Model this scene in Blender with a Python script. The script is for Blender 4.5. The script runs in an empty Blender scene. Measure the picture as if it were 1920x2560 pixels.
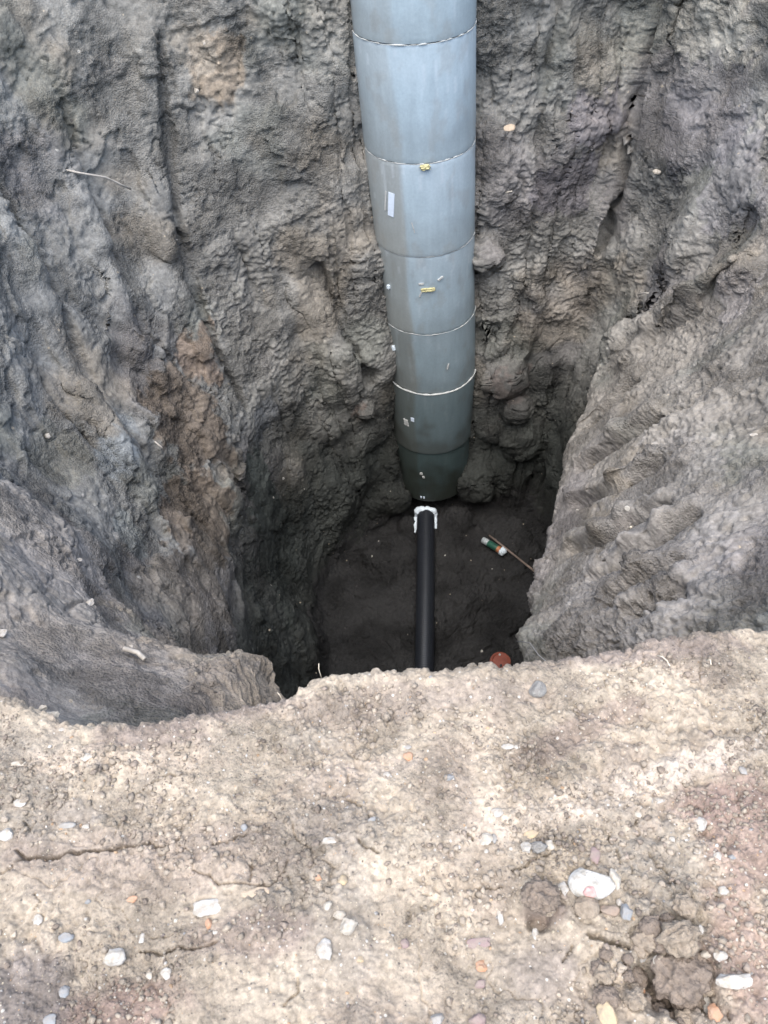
import bpy, math, random
import numpy as np
from mathutils import Vector, Matrix
from mathutils.bvhtree import BVHTree
PI = math.pi
C = bpy.context.scene.collection

# ------------------------------------------------------------------ camera
scn = bpy.context.scene
cam_d = bpy.data.cameras.new('camera'); cam = bpy.data.objects.new('camera', cam_d); C.objects.link(cam)
cam.location = (0, 0, 1.6)
cam.rotation_euler = (Matrix.Rotation(math.radians(90 - 48.5), 3, 'X') @ Matrix.Rotation(math.radians(-5), 3, 'Z')).to_euler()
cam_d.sensor_fit = 'VERTICAL'; cam_d.sensor_height = 36; cam_d.sensor_width = 27
cam_d.lens = 36 * 1934 / 2560
cam_d.clip_start = 0.02; cam_d.clip_end = 2000
cam_d.dof.use_dof = True; cam_d.dof.focus_distance = 5.5; cam_d.dof.aperture_fstop = 12
scn.camera = cam

# ------------------------------------------------------------------ sky, sun, exposure
SUN_EL, SUN_AZ = math.radians(68), math.radians(200)     # azimuth from +Y towards +X
w = bpy.data.worlds.new('World'); scn.world = w; w.use_nodes = True
nt = w.node_tree; bg = nt.nodes['Background']
sky = nt.nodes.new('ShaderNodeTexSky'); sky.sky_type = 'NISHITA'; sky.sun_disc = False
sky.sun_elevation = SUN_EL; sky.sun_rotation = SUN_AZ
sky.air_density = 1.0; sky.dust_density = 2.5; sky.ozone_density = 1.0
nt.links.new(sky.outputs[0], bg.inputs[0]); bg.inputs[1].default_value = 0.15
sd = bpy.data.lights.new('sun', 'SUN'); so = bpy.data.objects.new('sun', sd); C.objects.link(so)
sd.energy = 2.0; sd.angle = math.radians(80); sd.color = (1, .97, .90)
dirv = Vector((math.sin(SUN_AZ)*math.cos(SUN_EL), math.cos(SUN_AZ)*math.cos(SUN_EL), math.sin(SUN_EL)))
so.rotation_euler = dirv.to_track_quat('Z', 'Y').to_euler(); so.location = (0, 0, 20)
scn.view_settings.view_transform = 'Standard'; scn.view_settings.look = 'None'
scn.view_settings.gamma = 1; scn.view_settings.use_curve_mapping = False
scn.view_settings.exposure = 1.6

# ------------------------------------------------------------------ vector noise
_rng = np.random.default_rng(7)
PERM = _rng.permutation(256).astype(np.int32); PERM = np.concatenate([PERM, PERM, PERM])
GR = _rng.normal(size=(256, 3)).astype(np.float32); GR /= np.linalg.norm(GR, axis=1)[:, None]
RND = _rng.random((256, 4)).astype(np.float32)
def perlin(p):
    p = np.ascontiguousarray(p, np.float32); sh = p.shape[:-1]; p = p.reshape(-1, 3)
    out = np.empty(len(p), np.float32)
    for a in range(0, len(p), 65536):
        q = p[a:a+65536]; i = np.floor(q).astype(np.int32); f = q - i; i &= 255
        u = f*f*f*(f*(f*6-15)+10); n = []
        for dx in (0, 1):
            A = PERM[i[:, 0]+dx]
            for dy in (0, 1):
                B = PERM[A+i[:, 1]+dy]
                for dz in (0, 1):
                    g = GR[PERM[B+i[:, 2]+dz]]
                    n.append(g[:, 0]*(f[:, 0]-dx)+g[:, 1]*(f[:, 1]-dy)+g[:, 2]*(f[:, 2]-dz))
        z = [n[2*k]+(n[2*k+1]-n[2*k])*u[:, 2] for k in range(4)]
        y0 = z[0]+(z[1]-z[0])*u[:, 1]; y1 = z[2]+(z[3]-z[2])*u[:, 1]
        out[a:a+65536] = y0+(y1-y0)*u[:, 0]
    return out.reshape(sh)*1.5
def fbm(p, sc, octs=3, gain=.5, lac=2.1, off=0.):
    p = np.asarray(p, np.float32)*sc+off; s = 0; a = 1
    for _ in range(octs): s = s+a*perlin(p); a *= gain; p = p*lac+17.3
    return s
def worley(p, sc, seed=0):                      # 3-D F1 distance and cell value
    sh = p.shape[:-1]; p = np.ascontiguousarray(p, np.float32).reshape(-1, 3)*sc
    D_, V_ = np.empty(len(p), np.float32), np.empty(len(p), np.float32)
    for a in range(0, len(p), 65536):
        q = p[a:a+65536]; I = np.floor(q).astype(np.int32); f = q-I; best = np.full(len(q), 9., np.float32); val = np.zeros(len(q), np.float32)
        for dx in (-1, 0, 1):
            A = PERM[((I[:, 0]+dx) & 255)]+seed
            for dy in (-1, 0, 1):
                B = PERM[(A+I[:, 1]+dy) & 255]
                for dz in (-1, 0, 1):
                    h = PERM[(B+I[:, 2]+dz) & 255]; r = RND[h]
                    d = (f[:, 0]-dx-r[:, 0])**2+(f[:, 1]-dy-r[:, 1])**2+(f[:, 2]-dz-r[:, 2])**2
                    m = d < best; best[m] = d[m]; val[m] = r[m, 3]
        D_[a:a+65536] = np.sqrt(best); V_[a:a+65536] = val
    return D_.reshape(sh), V_.reshape(sh)
def sstep(a, b, x): t = np.clip((x-a)/(b-a), 0, 1); return t*t*(3-2*t)
def polydist(X, Y, pts):
    best = np.full(X.shape, 9., np.float32)
    for (ax, ay), (bx, by) in zip(pts[:-1], pts[1:]):
        vx, vy = bx-ax, by-ay; L = vx*vx+vy*vy+1e-12
        t = np.clip(((X-ax)*vx+(Y-ay)*vy)/L, 0, 1)
        best = np.minimum(best, np.hypot(X-ax-t*vx, Y-ay-t*vy))
    return best

# ------------------------------------------------------------------ materials
def mat(name, rough=.9, spec=.3):
    m = bpy.data.materials.new(name); m.use_nodes = True
    b = m.node_tree.nodes['Principled BSDF']; b.inputs['Roughness'].default_value = rough
    b.inputs['Specular IOR Level'].default_value = spec
    return m, m.node_tree, b
def nd(t, kind, **kw):
    n = t.nodes.new(kind)
    for k, v in kw.items():
        if k in n.inputs: n.inputs[k].default_value = v
        else: setattr(n, k, v)
    return n
def noisy(name, col, rough=.85, scale=20, amt=.35, bump=.3, dist=.004, spec=.3, col2=None, detail=6):
    m, t, b = mat(name, rough, spec)
    tc = nd(t, 'ShaderNodeTexCoord'); n = nd(t, 'ShaderNodeTexNoise', Scale=scale, Detail=detail, Roughness=.65)
    t.links.new(tc.outputs['Object'], n.inputs['Vector'])
    r = nd(t, 'ShaderNodeValToRGB'); c2 = col2 or [c*(1-amt) for c in col]
    r.color_ramp.elements[0].position = .35; r.color_ramp.elements[0].color = (*c2, 1)
    r.color_ramp.elements[1].position = .62; r.color_ramp.elements[1].color = (*col, 1)
    t.links.new(n.outputs[0], r.inputs[0]); t.links.new(r.outputs[0], b.inputs['Base Color'])
    n2 = nd(t, 'ShaderNodeTexNoise', Scale=scale*4, Detail=4)
    t.links.new(tc.outputs['Object'], n2.inputs['Vector'])
    bp = nd(t, 'ShaderNodeBump', Strength=bump, Distance=dist)
    t.links.new(n2.outputs[0], bp.inputs['Height']); t.links.new(bp.outputs[0], b.inputs['Normal'])
    return m
def soil_mat(name, fine, dist, spk, sd0):
    m, t, b = mat(name, .96, .15)
    tc = nd(t, 'ShaderNodeTexCoord'); O = tc.outputs['Object']
    at = nd(t, 'ShaderNodeAttribute', attribute_name='soil')
    n1 = nd(t, 'ShaderNodeTexNoise', Scale=fine, Detail=8, Roughness=.7); t.links.new(O, n1.inputs['Vector'])
    mr = nd(t, 'ShaderNodeMapRange'); mr.inputs[1].default_value = .3; mr.inputs[2].default_value = .7
    mr.inputs[3].default_value = .6; mr.inputs[4].default_value = 1.36
    t.links.new(n1.outputs[0], mr.inputs[0])
    mx = nd(t, 'ShaderNodeMix', data_type='RGBA', blend_type='MULTIPLY'); mx.inputs[0].default_value = 1
    t.links.new(at.outputs['Color'], mx.inputs[6]); t.links.new(mr.outputs[0], mx.inputs[7])
    # scattered grains: pale, ochre and dark specks
    last = mx.outputs[2]
    for sc, thr, col, sd_ in ((spk, sd0, (.42, .40, .36), 0), (spk*1.7, sd0*1.5, (.36, .31, .24), 3), (spk*1.3, sd0, (.06, .055, .055), 7)):
        mp = nd(t, 'ShaderNodeMapping'); mp.inputs[1].default_value = (sd_, sd_*2, 1); t.links.new(O, mp.inputs[0])
        v = nd(t, 'ShaderNodeTexVoronoi', Scale=sc); t.links.new(mp.outputs[0], v.inputs['Vector'])
        sep = nd(t, 'ShaderNodeSeparateColor'); t.links.new(v.outputs['Color'], sep.inputs[0])
        r1 = nd(t, 'ShaderNodeMath', operation='LESS_THAN'); t.links.new(v.outputs['Distance'], r1.inputs[0])
        mm = nd(t, 'ShaderNodeMath', operation='MULTIPLY'); t.links.new(sep.outputs[1], mm.inputs[0]); mm.inputs[1].default_value = .42
        t.links.new(mm.outputs[0], r1.inputs[1])
        r2 = nd(t, 'ShaderNodeMath', operation='LESS_THAN'); t.links.new(sep.outputs[0], r2.inputs[0]); r2.inputs[1].default_value = thr
        m2 = nd(t, 'ShaderNodeMath', operation='MULTIPLY'); t.links.new(r1.outputs[0], m2.inputs[0]); t.links.new(r2.outputs[0], m2.inputs[1])
        m3 = nd(t, 'ShaderNodeMath', operation='MULTIPLY'); t.links.new(m2.outputs[0], m3.inputs[0]); m3.inputs[1].default_value = .75
        x = nd(t, 'ShaderNodeMix', data_type='RGBA'); x.inputs[7].default_value = (*col, 1)
        t.links.new(m3.outputs[0], x.inputs[0]); t.links.new(last, x.inputs[6]); last = x.outputs[2]
    t.links.new(last, b.inputs['Base Color'])
    n2 = nd(t, 'ShaderNodeTexNoise', Scale=fine*1.5, Detail=7, Roughness=.75); t.links.new(O, n2.inputs['Vector'])
    v2 = nd(t, 'ShaderNodeTexVoronoi', Scale=fine*2.2); t.links.new(O, v2.inputs['Vector'])
    ad = nd(t, 'ShaderNodeMath', operation='MULTIPLY_ADD'); t.links.new(v2.outputs['Distance'], ad.inputs[0]); ad.inputs[1].default_value = -.5
    t.links.new(n2.outputs[0], ad.inputs[2])
    bp = nd(t, 'ShaderNodeBump', Strength=.9, Distance=dist)
    n4 = nd(t, 'ShaderNodeTexNoise', Scale=fine/16, Detail=4); t.links.new(O, n4.inputs['Vector'])
    m4 = nd(t, 'ShaderNodeMapRange'); m4.inputs[1].default_value = .42; m4.inputs[2].default_value = .6; m4.inputs[3].default_value = .25; m4.inputs[4].default_value = 1; t.links.new(n4.outputs[0], m4.inputs[0]); t.links.new(m4.outputs[0], bp.inputs['Strength'])
    t.links.new(ad.outputs[0], bp.inputs['Height']); t.links.new(bp.outputs[0], b.inputs['Normal'])
    return m
M_WALL = soil_mat('clay_soil', 42, .030, 26, .004)
M_GND = soil_mat('dry_topsoil', 75, .008, 120, .06)

# ------------------------------------------------------------------ object helpers
def link(name, me, m=None, parent=None):
    o = bpy.data.objects.new(name, me); C.objects.link(o)
    if m: me.materials.append(m)
    if parent: o.parent = parent
    return o
def tag(o, label=None, cat=None, group=None, kind=None):
    if label: o['label'] = label
    if cat: o['category'] = cat
    if group: o['group'] = group
    if kind: o['kind'] = kind
    return o
def grid_mesh(name, P, col=None, flip=False, smooth=True):
    R_, K = P.shape[:2]; me = bpy.data.meshes.new(name)
    idx = np.arange(R_*K, dtype=np.int32).reshape(R_, K)
    q = np.stack([idx[:-1, :-1], idx[:-1, 1:], idx[1:, 1:], idx[1:, :-1]], -1).reshape(-1, 4)
    if flip: q = q[:, ::-1]
    nf = len(q)
    me.vertices.add(R_*K); me.vertices.foreach_set('co', P.reshape(-1).astype(np.float32))
    me.loops.add(nf*4); me.loops.foreach_set('vertex_index', np.ascontiguousarray(q).reshape(-1))
    me.polygons.add(nf); me.polygons.foreach_set('loop_start', np.arange(nf, dtype=np.int32)*4)
    me.update(calc_edges=True); me.validate()
    if smooth: me.polygons.foreach_set('use_smooth', np.ones(len(me.polygons), bool))
    if col is not None:
        a = me.color_attributes.new('soil', 'FLOAT_COLOR', 'POINT')
        c4 = np.ones((R_*K, 4), np.float32); c4[:, :3] = col.reshape(-1, 3); a.data.foreach_set('color', c4.reshape(-1))
    return me
def py_mesh(name, V, F, smooth=True):
    me = bpy.data.meshes.new(name); me.from_pydata([tuple(map(float, v)) for v in V], [], F); me.update()
    if smooth: me.polygons.foreach_set('use_smooth', [True]*len(me.polygons))
    return me
def tube(pts, rad, seg=12, cap=True):
    """swept tube through pts; rad a number or one per point"""
    pts = [Vector(p) for p in pts]; n = len(pts); rad = [rad]*n if not hasattr(rad, '__len__') else rad
    V, F = [], []; up = None
    for i, p in enumerate(pts):
        d = (pts[min(i+1, n-1)]-pts[max(i-1, 0)]).normalized()
        if up is None: up = d.orthogonal().normalized()
        up = (up-d*up.dot(d)).normalized(); s = d.cross(up)
        for k in range(seg):
            a = 2*PI*k/seg; V.append(p+(up*math.cos(a)+s*math.sin(a))*rad[i])
    for i in range(n-1):
        for k in range(seg):
            a = i*seg+k; b = i*seg+(k+1) % seg; F.append((a, b, b+seg, a+seg))
    if cap: F.append(tuple(range(seg))[::-1]); F.append(tuple(range((n-1)*seg, n*seg)))
    return V, F
def lathe(prof, seg=48, close=False):
    """(r,z) profile spun about Z"""
    V, F = [], []
    for r, z in prof:
        for k in range(seg): a = 2*PI*k/seg; V.append((r*math.cos(a), r*math.sin(a), z))
    n = len(prof)
    for i in range(n-1 if not close else n):
        j = (i+1) % n
        for k in range(seg): F.append((i*seg+k, i*seg+(k+1) % seg, j*seg+(k+1) % seg, j*seg+k))
    if not close:
        if prof[0][0] > 1e-5: F.append(tuple(range(seg))[::-1])
        if prof[-1][0] > 1e-5: F.append(tuple(range((n-1)*seg, n*seg)))
    return V, F
def sharp(o, ang=40):
    me = o.data; me.polygons.foreach_set('use_smooth', [True]*len(me.polygons)); me.set_sharp_from_angle(angle=math.radians(ang)); return o

# ------------------------------------------------------------------ the pit: rings of control points lofted from floor to ground
FZ = -4.23
#            foot            L1                 L2                  L3                 rim
CTL = [
 [(1.10,1.25,FZ),(1.10,1.25,-3.0),(0.80,1.22,-1.7),(0.95,1.12,-0.8),(1.30,0.98,-.25)],
 [(1.05,1.90,FZ),(1.0,1.90,-3.0),(0.64,1.86,-1.6),(1.00,1.68,-1.0),(1.95,1.35,.02)],
 [(1.10,2.50,FZ),(1.00,2.50,-3.1),(0.80,2.45,-2.0),(1.30,2.30,-1.2),(2.35,2.10,.05)],
 [(1.40,3.20,FZ),(1.25,3.20,-3.1),(1.09,3.16,-2.0),(1.65,3.05,-1.2),(2.60,2.95,.1)],
 [(1.60,3.90,FZ),(1.50,3.90,-3.1),(1.38,3.86,-2.05),(1.95,3.72,-1.3),(2.70,3.65,.1)],
 [(1.60,4.55,FZ),(1.66,4.60,-3.1),(1.75,4.60,-2.1),(2.12,4.50,-1.1),(2.42,4.50,.15)],
 [(1.45,4.95,FZ),(1.62,5.15,-3.1),(1.82,5.32,-2.1),(1.92,5.40,-1.0),(2.02,5.50,.6)],
 [(1.15,5.05,FZ),(1.22,5.18,-3.1),(1.30,5.33,-2.1),(1.35,5.38,-1.0),(1.42,5.48,.7)],
 [(0.84,5.10,FZ),(0.86,5.25,-3.1),(0.88,5.38,-2.1),(0.90,5.36,-1.0),(0.90,5.44,.7)],
 [(0.45,5.35,FZ),(0.45,5.50,-3.1),(0.45,5.55,-2.1),(0.45,5.55,-1.0),(0.45,5.70,.7)],
 [(0.12,5.02,FZ),(0.05,5.12,-3.1),(0.03,5.12,-2.35),(0.00,5.26,-1.0),(0.00,5.38,.7)],
 [(-.20,4.78,FZ),(-.42,4.84,-3.15),(-.60,4.88,-2.35),(-.80,5.08,-1.0),(-1.10,5.35,.8)],
 [(-.55,4.42,FZ),(-.88,4.40,-3.2),(-1.02,4.34,-2.4),(-1.50,4.52,-1.0),(-2.05,4.75,.8)],
 [(-.60,3.60,FZ),(-.98,3.54,-3.15),(-1.20,3.52,-2.35),(-1.80,3.60,-1.0),(-2.40,3.70,.6)],
 [(-.65,2.9,FZ),(-1.0,2.90,-3.1),(-1.18,2.86,-2.2),(-1.82,2.82,-1.0),(-2.35,2.75,.35)],
 [(-.75,2.30,FZ),(-1.0,2.32,-3.0),(-1.08,2.32,-1.9),(-1.40,2.25,-.95),(-2.05,1.95,.1)],
 [(-.95,1.75,FZ),(-1.0,1.80,-3.0),(-0.98,1.86,-1.3),(-1.00,1.72,-.95),(-1.55,1.15,-.10)],
 [(-.65,1.40,FZ),(-.66,1.55,-3.0),(-0.62,1.72,-1.18),(-0.58,1.55,-.94),(-0.95,0.93,-.30)],
 [(-.30,1.05,FZ),(-.35,1.15,-3.0),(-0.40,1.44,-1.15),(-0.38,1.28,-.88),(-0.40,0.78,-.35)],
 [(0.30,0.95,FZ),(0.30,0.95,-3.0),(0.30,0.92,-1.6),(0.32,0.88,-.7),(0.35,0.78,-.35)],
]
ctl = np.array(CTL, np.float64)                     # (20,5,3)
NC, NL = ctl.shape[:2]
def cr(tab, u):                                     # periodic Catmull-Rom over axis 0
    n = len(tab); i = np.floor(u).astype(int); f = (u-i)[:, None, None]
    p0, p1, p2, p3 = (tab[(i+k) % n] for k in (-1, 0, 1, 2))
    return .5*(2*p1+(p2-p0)*f+(2*p0-5*p1+4*p2-p3)*f*f+(3*p1-p0-3*p2+p3)*f**3)
uu = np.linspace(0, NC, 4001); ring = cr(ctl, uu)[:, 2]
seg = np.linalg.norm(np.diff(ring, axis=0), axis=1)
dens = np.where((uu[:-1] > 17) | (uu[:-1] < .6), .3, np.where((uu[:-1] < 4) | (uu[:-1] > 15), 1.35, 1.))
cum = np.concatenate([[0], np.cumsum(seg*dens)]); COLS = 1500
ucol = np.interp(np.linspace(0, cum[-1], COLS+1), cum, uu)
arc = np.interp(ucol, uu, np.concatenate([[0], np.cumsum(seg)]))
base = cr(ctl, ucol)                                # (cols,5,3)
cen = np.array([0.2, 3.1, FZ])
rows = []
for t in np.linspace(0, 1, 170)[:-1]:               # floor
    rows.append(cen+(base[:, 0]-cen)*t)
nfl = len(rows)
for a, n in ((0, 150), (1, 150), (2, 170), (3, 190)):  # wall
    for t in np.linspace(0, 1, n+1)[:-1]: rows.append(base[:, a]*(1-t)+base[:, a+1]*t)
nwl = len(rows)
rim = base[:, 4]; out = rim-np.array([.2, 3.1, 0]); out[:, 2] = 0; out /= np.linalg.norm(out, axis=1)[:, None]
gd = np.concatenate([np.linspace(0, 1.2, 90), 1.2+np.geomspace(.05, 150, 40)])
for d in gd:
    p = rim+out*d; p[:, 2] = np.where(rim[:, 2] < -.05, rim[:, 2]*math.exp(-max(d-5, 0)/3.), rim[:, 2]*math.exp(-max(d-.3, 0)/3.)); rows.append(p)
P = np.stack(rows)                                  # (rows,cols,3)
# soften the profile corners
k = np.hanning(23); k /= k.sum(); lo, hi = nfl-14, nwl+14
Q = P.copy()
for r in range(lo, hi):
    Q[r] = np.tensordot(k, P[r-11:r+12], 1)
P = Q; del Q
def normals(P):
    a = np.gradient(P, axis=0); b = np.gradient(P, axis=1); n = np.cross(a, b); l = np.linalg.norm(n, axis=2, keepdims=True)
    return n/np.maximum(l, 1e-12)
N = normals(P)
if N[60, 100, 2] < 0: N = -N
sl = np.concatenate([np.zeros((1, COLS+1)), np.cumsum(np.linalg.norm(np.diff(P, axis=0), axis=2), axis=0)]); sl = sl-sl[nfl+300][None]
P = P.astype(np.float32)
al = np.ones(len(rows))[:, None]*arc[None]
U = np.ones(len(rows))[:, None]*ucol[None]
Rw = np.arange(len(rows))[:, None]*np.ones(COLS+1)
near = Rw < nwl+90
wallm = sstep(nfl-10, nfl+40, Rw)*(1-sstep(nwl-20, nwl+30, Rw))
farfade = 1-sstep(nwl+80, nwl+110, Rw)
# large scale lumps, slabs, and scrape marks
rbank = sstep(.3, 1, U)*(1-sstep(4.4, 5.2, U))
D = (.10*fbm(P, 1.1, 2)*(1-.4*rbank)+.045*fbm(P, 3.2, 2, off=5.)*(1-.65*rbank))*(.5+.5*sstep(nfl-60, nfl+60, Rw))*(1-.5*sstep(nwl-30, nwl, Rw))
warp = fbm(P, 2.5, 2, off=31.)
left = sstep(11.2, 12, U)*(1-sstep(16.2, 17, U)); lslab = left*(1-sstep(14.6, 15.2, U)); back = sstep(5.6, 6.2, U)*(1-sstep(11.0, 11.8, U)); right = sstep(.3, 1, U)*(1-sstep(4.4, 5.2, U)); rback = sstep(4.2, 5, U)*(1-sstep(6, 6.5, U))
def ridge(x): return 1-2*np.abs(x-np.floor(x)-.5)
# left wall: long slabs peeling down and inward
diag = al*2.2+sl*1.1+warp*.7
st = diag-np.floor(diag); D += lslab*wallm*.055*(st**2*(1-sstep(.82, 1., st))-.2)*(.6+.8*fbm(P, .9, 1, off=3))
# back wall: vertical bucket scrapes
sc = al*2.6+warp*.45+sl*.12; s2 = sc-np.floor(sc)
sv = al*7.3+warp*.35; sv = sv-np.floor(sv); D -= (back+rback)*wallm*.022*(sv > .72)*sstep(.0, .12, fbm(P*np.array([1, 1, .4]), 2.2, 1, off=144))
D += (back+rback)*wallm*.07*(np.abs(s2-.5)*2-.5)*sstep(-.2, .3, fbm(P, 1.3, 1, off=44))
# right bank: tooth grooves rising to the right
sx = al*4.6+sl*.5+warp*.5; s3 = sx-np.floor(sx)
D += right*wallm*.03*(s3**1.5*(1-sstep(.8, 1, s3))-.2)*sstep(-.3, .2, fbm(P, 1.5, 1, off=71))*sstep(-2.6, -2.1, P[..., 2])
P = P+N*(D*farfade)[..., None]; N2 = normals(P); N2 *= np.sign((N2*N).sum(-1, keepdims=True)+1e-9); N = N2.astype(np.float32); P = P.astype(np.float32); D = np.zeros(P.shape[:2], np.float32)
AX = [np.ascontiguousarray(P[..., i]) for i in range(3)]
_C = P[::3, ::3].reshape(-1, 3).copy()
def snap(p): return tuple(float(x) for x in _C[np.argmin(((_C-np.array(p, np.float32))**2).sum(1))])
def local(a, b, R_):                                 # grid cells within R_ of the segment a-b, and their distance
    a, b = np.array(a, np.float32), np.array(b, np.float32); lo_, hi_ = np.minimum(a, b)-R_, np.maximum(a, b)+R_
    m = (AX[0] > lo_[0]) & (AX[0] < hi_[0]); m &= (AX[1] > lo_[1]) & (AX[1] < hi_[1]); m &= (AX[2] > lo_[2]) & (AX[2] < hi_[2])
    q = np.stack([A_[m] for A_ in AX], -1); v = b-a; t = np.clip(((q-a)@v)/max(float(v@v), 1e-9), 0, 1); return m, np.linalg.norm(q-a-t[:, None]*v, axis=1)
LUMP = [(1.12, 5.19, -2.72, .20, .15), (1.26, 5.12, -3.0, .16, .12), (1.36, 5.12, -3.4, .26, .14), (1.10, 5.2, -3.3, .22, .08), (.5, 4.7, FZ, .25, .05), (.12, 5.05, -3.95, .20, .14), (.90, 5.08, -3.85, .24, .16), (.25, 4.98, FZ, .12, .08), (.75, 4.98, FZ, .16, .12), (.75, 4.0, FZ, .2, .06), (0, 4.6, FZ, .3, .10), (-.3, 4.9, -3.6, .25, .05), (1.35, 3.9, FZ, .3, .15), (.1, 3.2, FZ, .25, .05), (1.0, 5.32, -2.30, .16, -.16), (-.10, 5.1, -2.75, .13, .12), (-.02, 5.1, -3.1, .2, .06),
        (-.02, 5.2, -2.45, .10, -.10), (.95, 5.35, -1.55, .12, .08), (1.5, 5.45, -.9, .35, .05), (.90, 5.3, -1.6, .2, .10), (.06, 5.2, -1.5, .22, .08), (.5, 3.9, FZ, .3, .06), (1.3, 4.6, FZ, .35, .12),  (-1.27, 4.60, -1.70, .16, .05)]
for x, y, z, r, a in LUMP:
    x, y, z = snap((x, y, z))
    m, d = local((x, y, z), (x, y, z), r*1.8); D[m] += a*(1-sstep(.35, 1.15, d/r*(1+.3*warp[m])))
SEGS = [((-.33, 5.12, -1.45), (-.02, 5.1, -2.5), .07, -.09), ((-.52, 5.05, -1.6), (-.2, 5.08, -2.4), .16, .06), ((1.86, 4.45, -1.95), (2.28, 3.75, -.95), .14, .12), ((1.95, 4.75, -1.9), (2.4, 4.15, -.9), .14, -.10),
        ((-1.95, 3.9, -.4), (-1.35, 4.2, -1.5), .06, -.05), ((-1.72, 3.5, -1.0), (-1.35, 3.0, -2.2), .04, -.05), ((-1.5, 3.6, -1.5), (-1.2, 3.3, -2.5), .03, -.05)]
GROOVES = [[(.99,2.58,-1.75),(1.07,2.42,-1.48),(1.19,2.40,-1.35),(1.29,2.33,-1.15)], [(.95,2.16,-1.42),(1.12,2.13,-1.25),(1.25,2.12,-1.09),(1.33,2.15,-1.02)],
 [(.93,1.88,-1.22),(1.05,1.84,-1.07),(1.18,1.83,-.98)], [(1.19,3.28,-1.82),(1.34,3.12,-1.48),(1.51,3.05,-1.27)], [(1.37,3.72,-1.94),(1.64,3.77,-1.6)], [(1.12,3.0,-1.87),(1.22,2.75,-1.45),(1.39,2.70,-1.24)], [(.95,1.72,-1.05),(1.12,1.69,-.93)]]
for gl in [[(-1.95,4.3,-.2),(-1.82,4.13,-.65),(-1.66,3.7,-1.33),(-1.5,3.4,-1.8)], [(-1.72,4.9,-.1),(-1.5,4.6,-.75),(-1.38,4.3,-1.3),(-1.25,4.3,-1.9)], [(-1.05,5.15,.1),(-1.2,4.85,-.98),(-1.12,4.7,-1.6),(-1.0,4.5,-2.2)]]:
    for p_, q_ in zip(gl[:-1], gl[1:]):
        SEGS.append((p_, q_, .05, -.07)); SEGS.append(((p_[0]-.10, p_[1]-.12, p_[2]), (q_[0]-.10, q_[1]-.12, q_[2]), .15, .05))
for gl in GROOVES:
    for p_, q_ in zip(gl[:-1], gl[1:]):
        SEGS.append((p_, q_, .05, -.085)); o_ = .09; SEGS.append(((p_[0], p_[1]+o_, p_[2]), (q_[0], q_[1]+o_, q_[2]), .08, .05))
SEGS += [((1.70,4.12,-1.73), (1.88,4.13,-1.53), .08, .06), ((1.88,4.13,-1.53), (2.02,3.95,-1.15), .08, .06), ((2.02,3.95,-1.15), (2.22,3.86,-.9), .08, .06), ((1.85,4.35,-1.75), (2.1,4.2,-1.15), .10, -.08)]
for a_, b_, r, m_ in SEGS:
    a_, b_ = snap(a_), snap(b_)
    m, d = local(a_, b_, r*1.8); D[m] += m_*(1-sstep(.1, 1.1, d/r*(1+.25*warp[m])))
D -= .20*np.exp(-((U-6.02)/.06)**2)*wallm*sstep(-2.2, -1.6, P[..., 2])+.05*np.exp(-((U-7.1-.05*warp)/.06)**2)*wallm*sstep(-2.5, -1.9, P[..., 2])
P = P+N*(D*farfade)[..., None]; N2 = normals(P); N2 *= np.sign((N2*N).sum(-1, keepdims=True)+1e-9); N = N2
# clods, crumbs and cracks
wx = fbm(P, 9., 2, off=11.)*.5; wy = fbm(P, 9., 2, off=87.)*.5
rough = sstep(-.25, .4, fbm(P, 1.3, 3, off=9.)+.12*back-.10*left)
SMOOTH = [(-.35, 5.15, -1.9, .32), (-.44, 5.1, -1.55, .25), (-1.55, 4.49, -.88, .26), (-1.49, 4.31, -1.1, .22), (-1.75, 3.16, -1.3, .24), (-1.62, 4.7, -.5, .3), (-1.35, 4.95, -.2, .3), (1.2, 2.4, -1.3, .2), (1.14, 5.19, -2.78, .18), (1.5, 5.4, -1.1, .12)]
for x, y, z, r in SMOOTH:
    x, y, z = snap((x, y, z))
    m, d = local((x, y, z), (x, y, z), r*1.7); rough[m] *= sstep(.6, 1.2, d/r+.6*wx[m])
Pw = P+np.stack([wx, wy, wx-wy], -1)*.06
Pb = P+np.stack([wx, wy, wx+wy], -1)*.10
_, vb = worley(Pb*np.array([1, 1, .7], np.float32), 3.6, 4); _, vc = worley(Pb, 8.5, 5)
D = .050*(1-.6*rbank)*(vb-.5)*sstep(.3, .6, fbm(P, 1.1, 2, off=404)*.6+.5)+.020*(vc-.5)*(.3+.7*rough)+(1-wallm)*near*.035*(vc-.5)
D += (.004+.012*rough)*fbm(P, 9., 3, gain=.55, off=2.)
f1, v1 = worley(Pw, 11, 1); D += rough*.019*(v1-.2)*np.clip(1-f1*1.4, 0, 1)**.6
f2, v2 = worley(Pw, 26, 2); D += rough*.012*v2*np.clip(1-f2*1.3, 0, 1)**.6
f3, v3 = worley(Pw, 58, 3); D += (.25+.75*rough)*.013*v3*np.clip(1-f3*1.25, 0, 1)**.5
D += (.003+.006*rough)*fbm(P, 45., 2, off=6.)
pit_ = sstep(.25, .5, perlin(P*21+3))*sstep(-.3, .2, perlin(P*3.1+8)); D -= .016*pit_
cn = perlin(P*np.array([2.6, 2.6, 1.7])+wx[..., None]*.5+50); crk = np.exp(-(cn/.016)**2)*sstep(-.1, .25, perlin(P*1.4+22))
D -= .028*crk
cn = perlin(P*6.5+wx[..., None]*.5+150); D -= .014*np.exp(-(cn/.03)**2)*sstep(0, .3, perlin(P*2.2+122))
P = P+N*(D*farfade*np.where(near, 1, 0))[..., None]

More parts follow.
